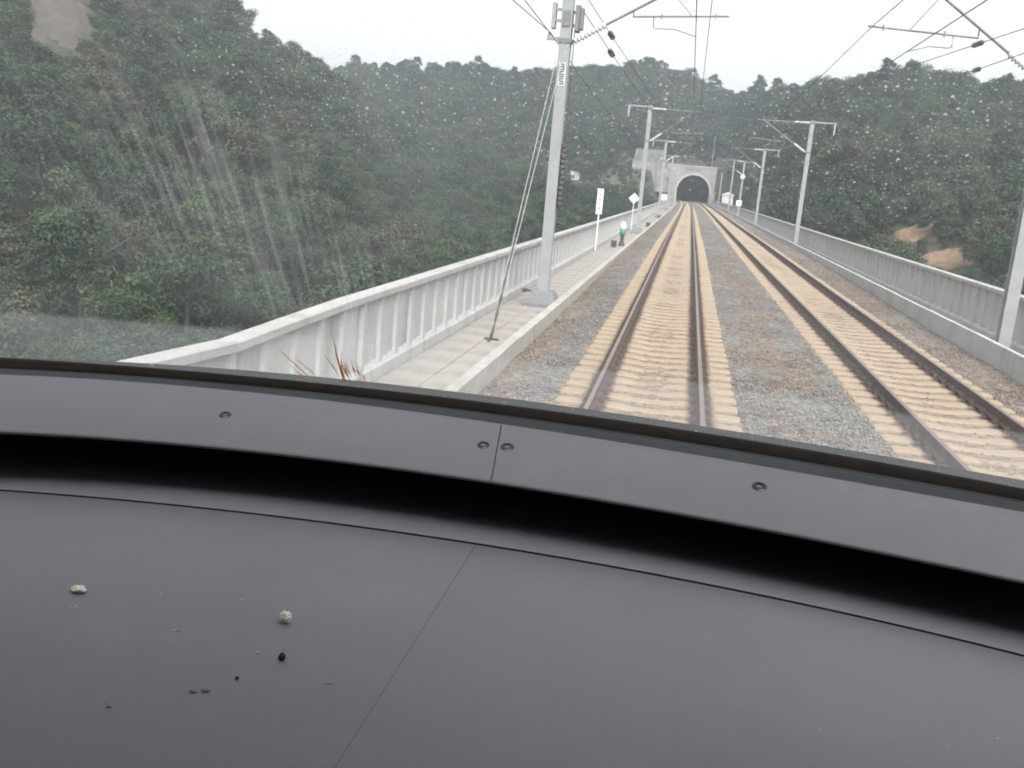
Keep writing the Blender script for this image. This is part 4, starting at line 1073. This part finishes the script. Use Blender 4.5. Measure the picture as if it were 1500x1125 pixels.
    df = nd(t, 'ShaderNodeBsdfDiffuse'); df.inputs[0].default_value = (.72, .74, .74, 1); tl = nd(t, 'ShaderNodeBsdfTranslucent'); tl.inputs[0].default_value = (.80, .82, .82, 1)
    m2 = nd(t, 'ShaderNodeMixShader'); m2.inputs[0].default_value = .75; t.links.new(df.outputs[0], m2.inputs[1]); t.links.new(tl.outputs[0], m2.inputs[2])
    m3 = nd(t, 'ShaderNodeMixShader'); t.links.new(tot, m3.inputs[0]); t.links.new(m1.outputs[0], m3.inputs[1]); t.links.new(m2.outputs[0], m3.inputs[2])
    t.links.new(m3.outputs[0], out.inputs[0]); return m
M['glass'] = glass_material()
uvs = [(v[0], TV[i // len(gl)]) for i, v in enumerate(b.v)]
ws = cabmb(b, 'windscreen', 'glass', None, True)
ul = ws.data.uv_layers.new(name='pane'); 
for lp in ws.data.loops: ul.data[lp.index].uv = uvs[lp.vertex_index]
# dried insect streaks on the pane
_t = M['insect'].node_tree; _tl = nd(_t, 'ShaderNodeBsdfTranslucent'); _tl.inputs[0].default_value = (.85, .52, .28, 1)
_mx = nd(_t, 'ShaderNodeMixShader'); _mx.inputs[0].default_value = .6
_t.links.new(_t.nodes['Principled BSDF'].outputs[0], _mx.inputs[1]); _t.links.new(_tl.outputs[0], _mx.inputs[2]); _t.links.new(_mx.outputs[0], _t.nodes['Material Output'].inputs[0])
def streak(pp, r):
    P = [glass_uv(*q)[2] for q in pp]; b = MB(); b.tube(P, r, 5); cabmb(b, 'insect_smear', 'insect', ws)
for pp, r in ((((411, 514), (436, 537), (458, 557)), [.0004, .0009, .0003]), (((424, 534), (441, 549), (450, 556)), [.0003, .0008, .0003]), (((434, 526), (455, 543), (470, 558)), [.0003, .0006, .0003]),
              (((489, 497), (493, 520), (500, 545), (504, 560)), [.0004, .0012, .0016, .0008]), (((476, 521), (488, 537), (498, 553)), [.0003, .0009, .0004]), (((500, 515), (500, 540), (507, 560)), [.0003, .0008, .0009])):
    streak(pp, r)
for k in range(16):
    x_ = 496 + random.random()*38; y_ = 520 + abs(x_-508)*.7 + random.random()*14; l_ = 10 + random.random()*22
    streak(((x_, y_), (x_ + 3, y_ + l_*.5), (x_ + 7 + random.random()*4, min(y_ + l_, 566))), [.0002, .0005 + random.random()*.0004, .0003])
# cab shell around the driver
xl, xr, yb_ = -1.55, 1.75, -1.2
b = MB(); top_row = rows[-1]; roof_z = max(p_.z for p_ in top_row) + .02
b.loft([[Vector((p_.x, p_.y+.03, p_.z-.03)) for p_ in top_row], [Vector((p_.x, p_.y-.05, p_.z+.02)) for p_ in top_row], [Vector((p_.x, yb_, roof_z+.1)) for p_ in top_row]]); cabmb(b, 'roof', 'lining')
xl, xr = top_row[0].x, top_row[-1].x
b = MB(); b.add([(xl-.3, yb_, .9), (xr+.3, yb_, .9), (xr+.3, yb_, roof_z+.2), (xl-.3, yb_, roof_z+.2)], [(0,1,2,3)]); cabmb(b, 'rear_wall', 'lining')
for k, e in ((0, [r_[0] for r_ in rows]), (1, [r_[-1] for r_ in rows])):
    b = MB(); b.loft([e, [Vector((q.x, yb_, q.z)) for q in e]]); q0 = e[0]
    b.add([q0, (q0.x, yb_, q0.z), (q0.x, yb_, .9), (q0.x, q0.y, .9)], [(0,1,2,3)]); cabmb(b, 'side_wall', 'lining')
b = MB(); b.add([(-1.7, yb_, .9), (2.2, yb_, .9), (2.2, 1.9, .9), (-1.7, 1.9, .9)], [(0,1,2,3)]); cabmb(b, 'floor', 'void')
b = MB(); b.loft([off(gl, .006, -.012), off(gl, .03, -.05), off(gl, .05, -.3), [Vector((q.x, q.y+.05, .9)) for q in gl]]); cabmb(b, 'nose_shell', 'lining')

# ------------------------------------------------------------------ crumbs and lint on the desk
def crumb(px, py, wpx, hpx, mat, label, seed, name='crumb', flat=.6, cat='crumb'):
    c = at_z(px, py + hpx*.4, DESK); k = (c-CAM).length/F; g = random.Random(seed); b = MB()
    R = wpx*.5*k; rows_ = []
    for i in range(6):
        a = math.pi*(i+.5)/6 - math.pi/2
        rows_.append([Vector((math.cos(a)*math.cos(t*math.pi/5)*R*g.uniform(.72, 1.2), math.cos(a)*math.sin(t*math.pi/5)*R*.8*g.uniform(.72, 1.2), (math.sin(a)+.9)*hpx*.5*k*g.uniform(.8, 1.15)*flat*1.5)) for t in range(10)])
    b.solid(rows_); o = b.build(name, mat); o.location = c; o.rotation_euler = (0, 0, g.random()*.3); return tag(o, label, cat)
crumb(417, 904, 19, 20, 'crumb', 'large pale popcorn-like crumb above the black speck on the desk', 3)
crumb(115, 863, 21, 10, 'crumb', 'flat pale crumb lying by itself on the desk', 5)
crumb(413, 962, 11, 13, 'dark_crumb', 'black speck on the desk below the large pale crumb', 8, 'speck')
crumb(347, 993, 6, 5, 'dark_crumb', 'tiny dark speck on the desk beside the tan flakes', 9, 'speck')
crumb(302, 1009, 13, 6, 'tan_crumb', 'larger tan flake on the desk', 12, 'flake', .4)
crumb(283, 1011, 10, 6, 'tan_crumb', 'darker tan flake beside the larger tan one', 13, 'flake', .4)
crumb(160, 1033, 8, 5, 'tan_crumb', 'faint brown flake on the desk away from the crumbs', 14, 'flake', .3)
crumb(1092, 829, 7, 4, 'tan_crumb', 'small tan flake on the strip beyond the curved seam', 19, 'flake', .4)
def lint(pp, r, label, k):
    P = [at_z(x, y, DESK) + Vector((0, 0, .0006)) for x, y in pp]; b = MB(); b.tube(P, r, 5); tag(b.build('lint', 'fluff'), label, 'lint', 'bits of lint on the desk')
lint([(103, 888), (105, 891), (110, 890), (112, 887)], .0004, 'curled bit of lint below the flat pale crumb', 0)
lint([(254, 925), (259, 922), (262, 923), (267, 925)], .0004, 'bent pale lint between the two pale crumbs', 1)
lint([(352, 879), (358, 879)], .0007, 'short white lint left of the large pale crumb', 2)
lint([(375, 957), (381, 956)], .0007, 'short white lint beside the black speck', 3)
lint([(470, 1001), (478, 1001), (486, 1003), (483, 999)], .0004, 'thin white lint near the slanting desk joint', 4)

b = MB(); g_ = random.Random(31)
for k in range(420):
    px, py = g_.uniform(-60, 1560), g_.uniform(760, 1180)
    if py < np.interp(px, [q_[0] for q_ in SEAM], [q_[1] for q_ in SEAM]) + 12: continue
    c = at_z(px, py, DESK) + Vector((0, 0, .0004)); r0 = g_.uniform(.0002, .00048)*(1.9 if g_.random() < .05 else 1); a0 = g_.random()*3
    b.add([c + Vector((r0*math.cos(a0+t_)*g_.uniform(.5, 1.4), r0*math.sin(a0+t_)*g_.uniform(.5, 1.4), .0002*(t_ > 3))) for t_ in (0, 1.57, 3.14, 4.71)], [(0, 1, 2, 3)])
tag(b.build('desk_dust', 'fluff'), 'fine pale dust specks scattered over the desk', kind='stuff')
# ------------------------------------------------------------------ haze over the valley
hm = bpy.data.materials.new('haze'); hm.use_nodes = True; t = hm.node_tree; t.nodes.clear()
ho = nd(t, 'ShaderNodeOutputMaterial'); pv = nd(t, 'ShaderNodeVolumePrincipled'); pv.inputs['Color'].default_value = (.82, .90, .98, 1); pv.inputs['Density'].default_value = .00065; pv.inputs['Anisotropy'].default_value = .2
t.links.new(pv.outputs[0], ho.inputs['Volume'])
M['haze'] = hm
b = MB(); b.box(-460, 460, -90, 680, -18, 125)
tag(b.build('haze', 'haze'), 'thin pale haze in the valley air', kind='stuff')
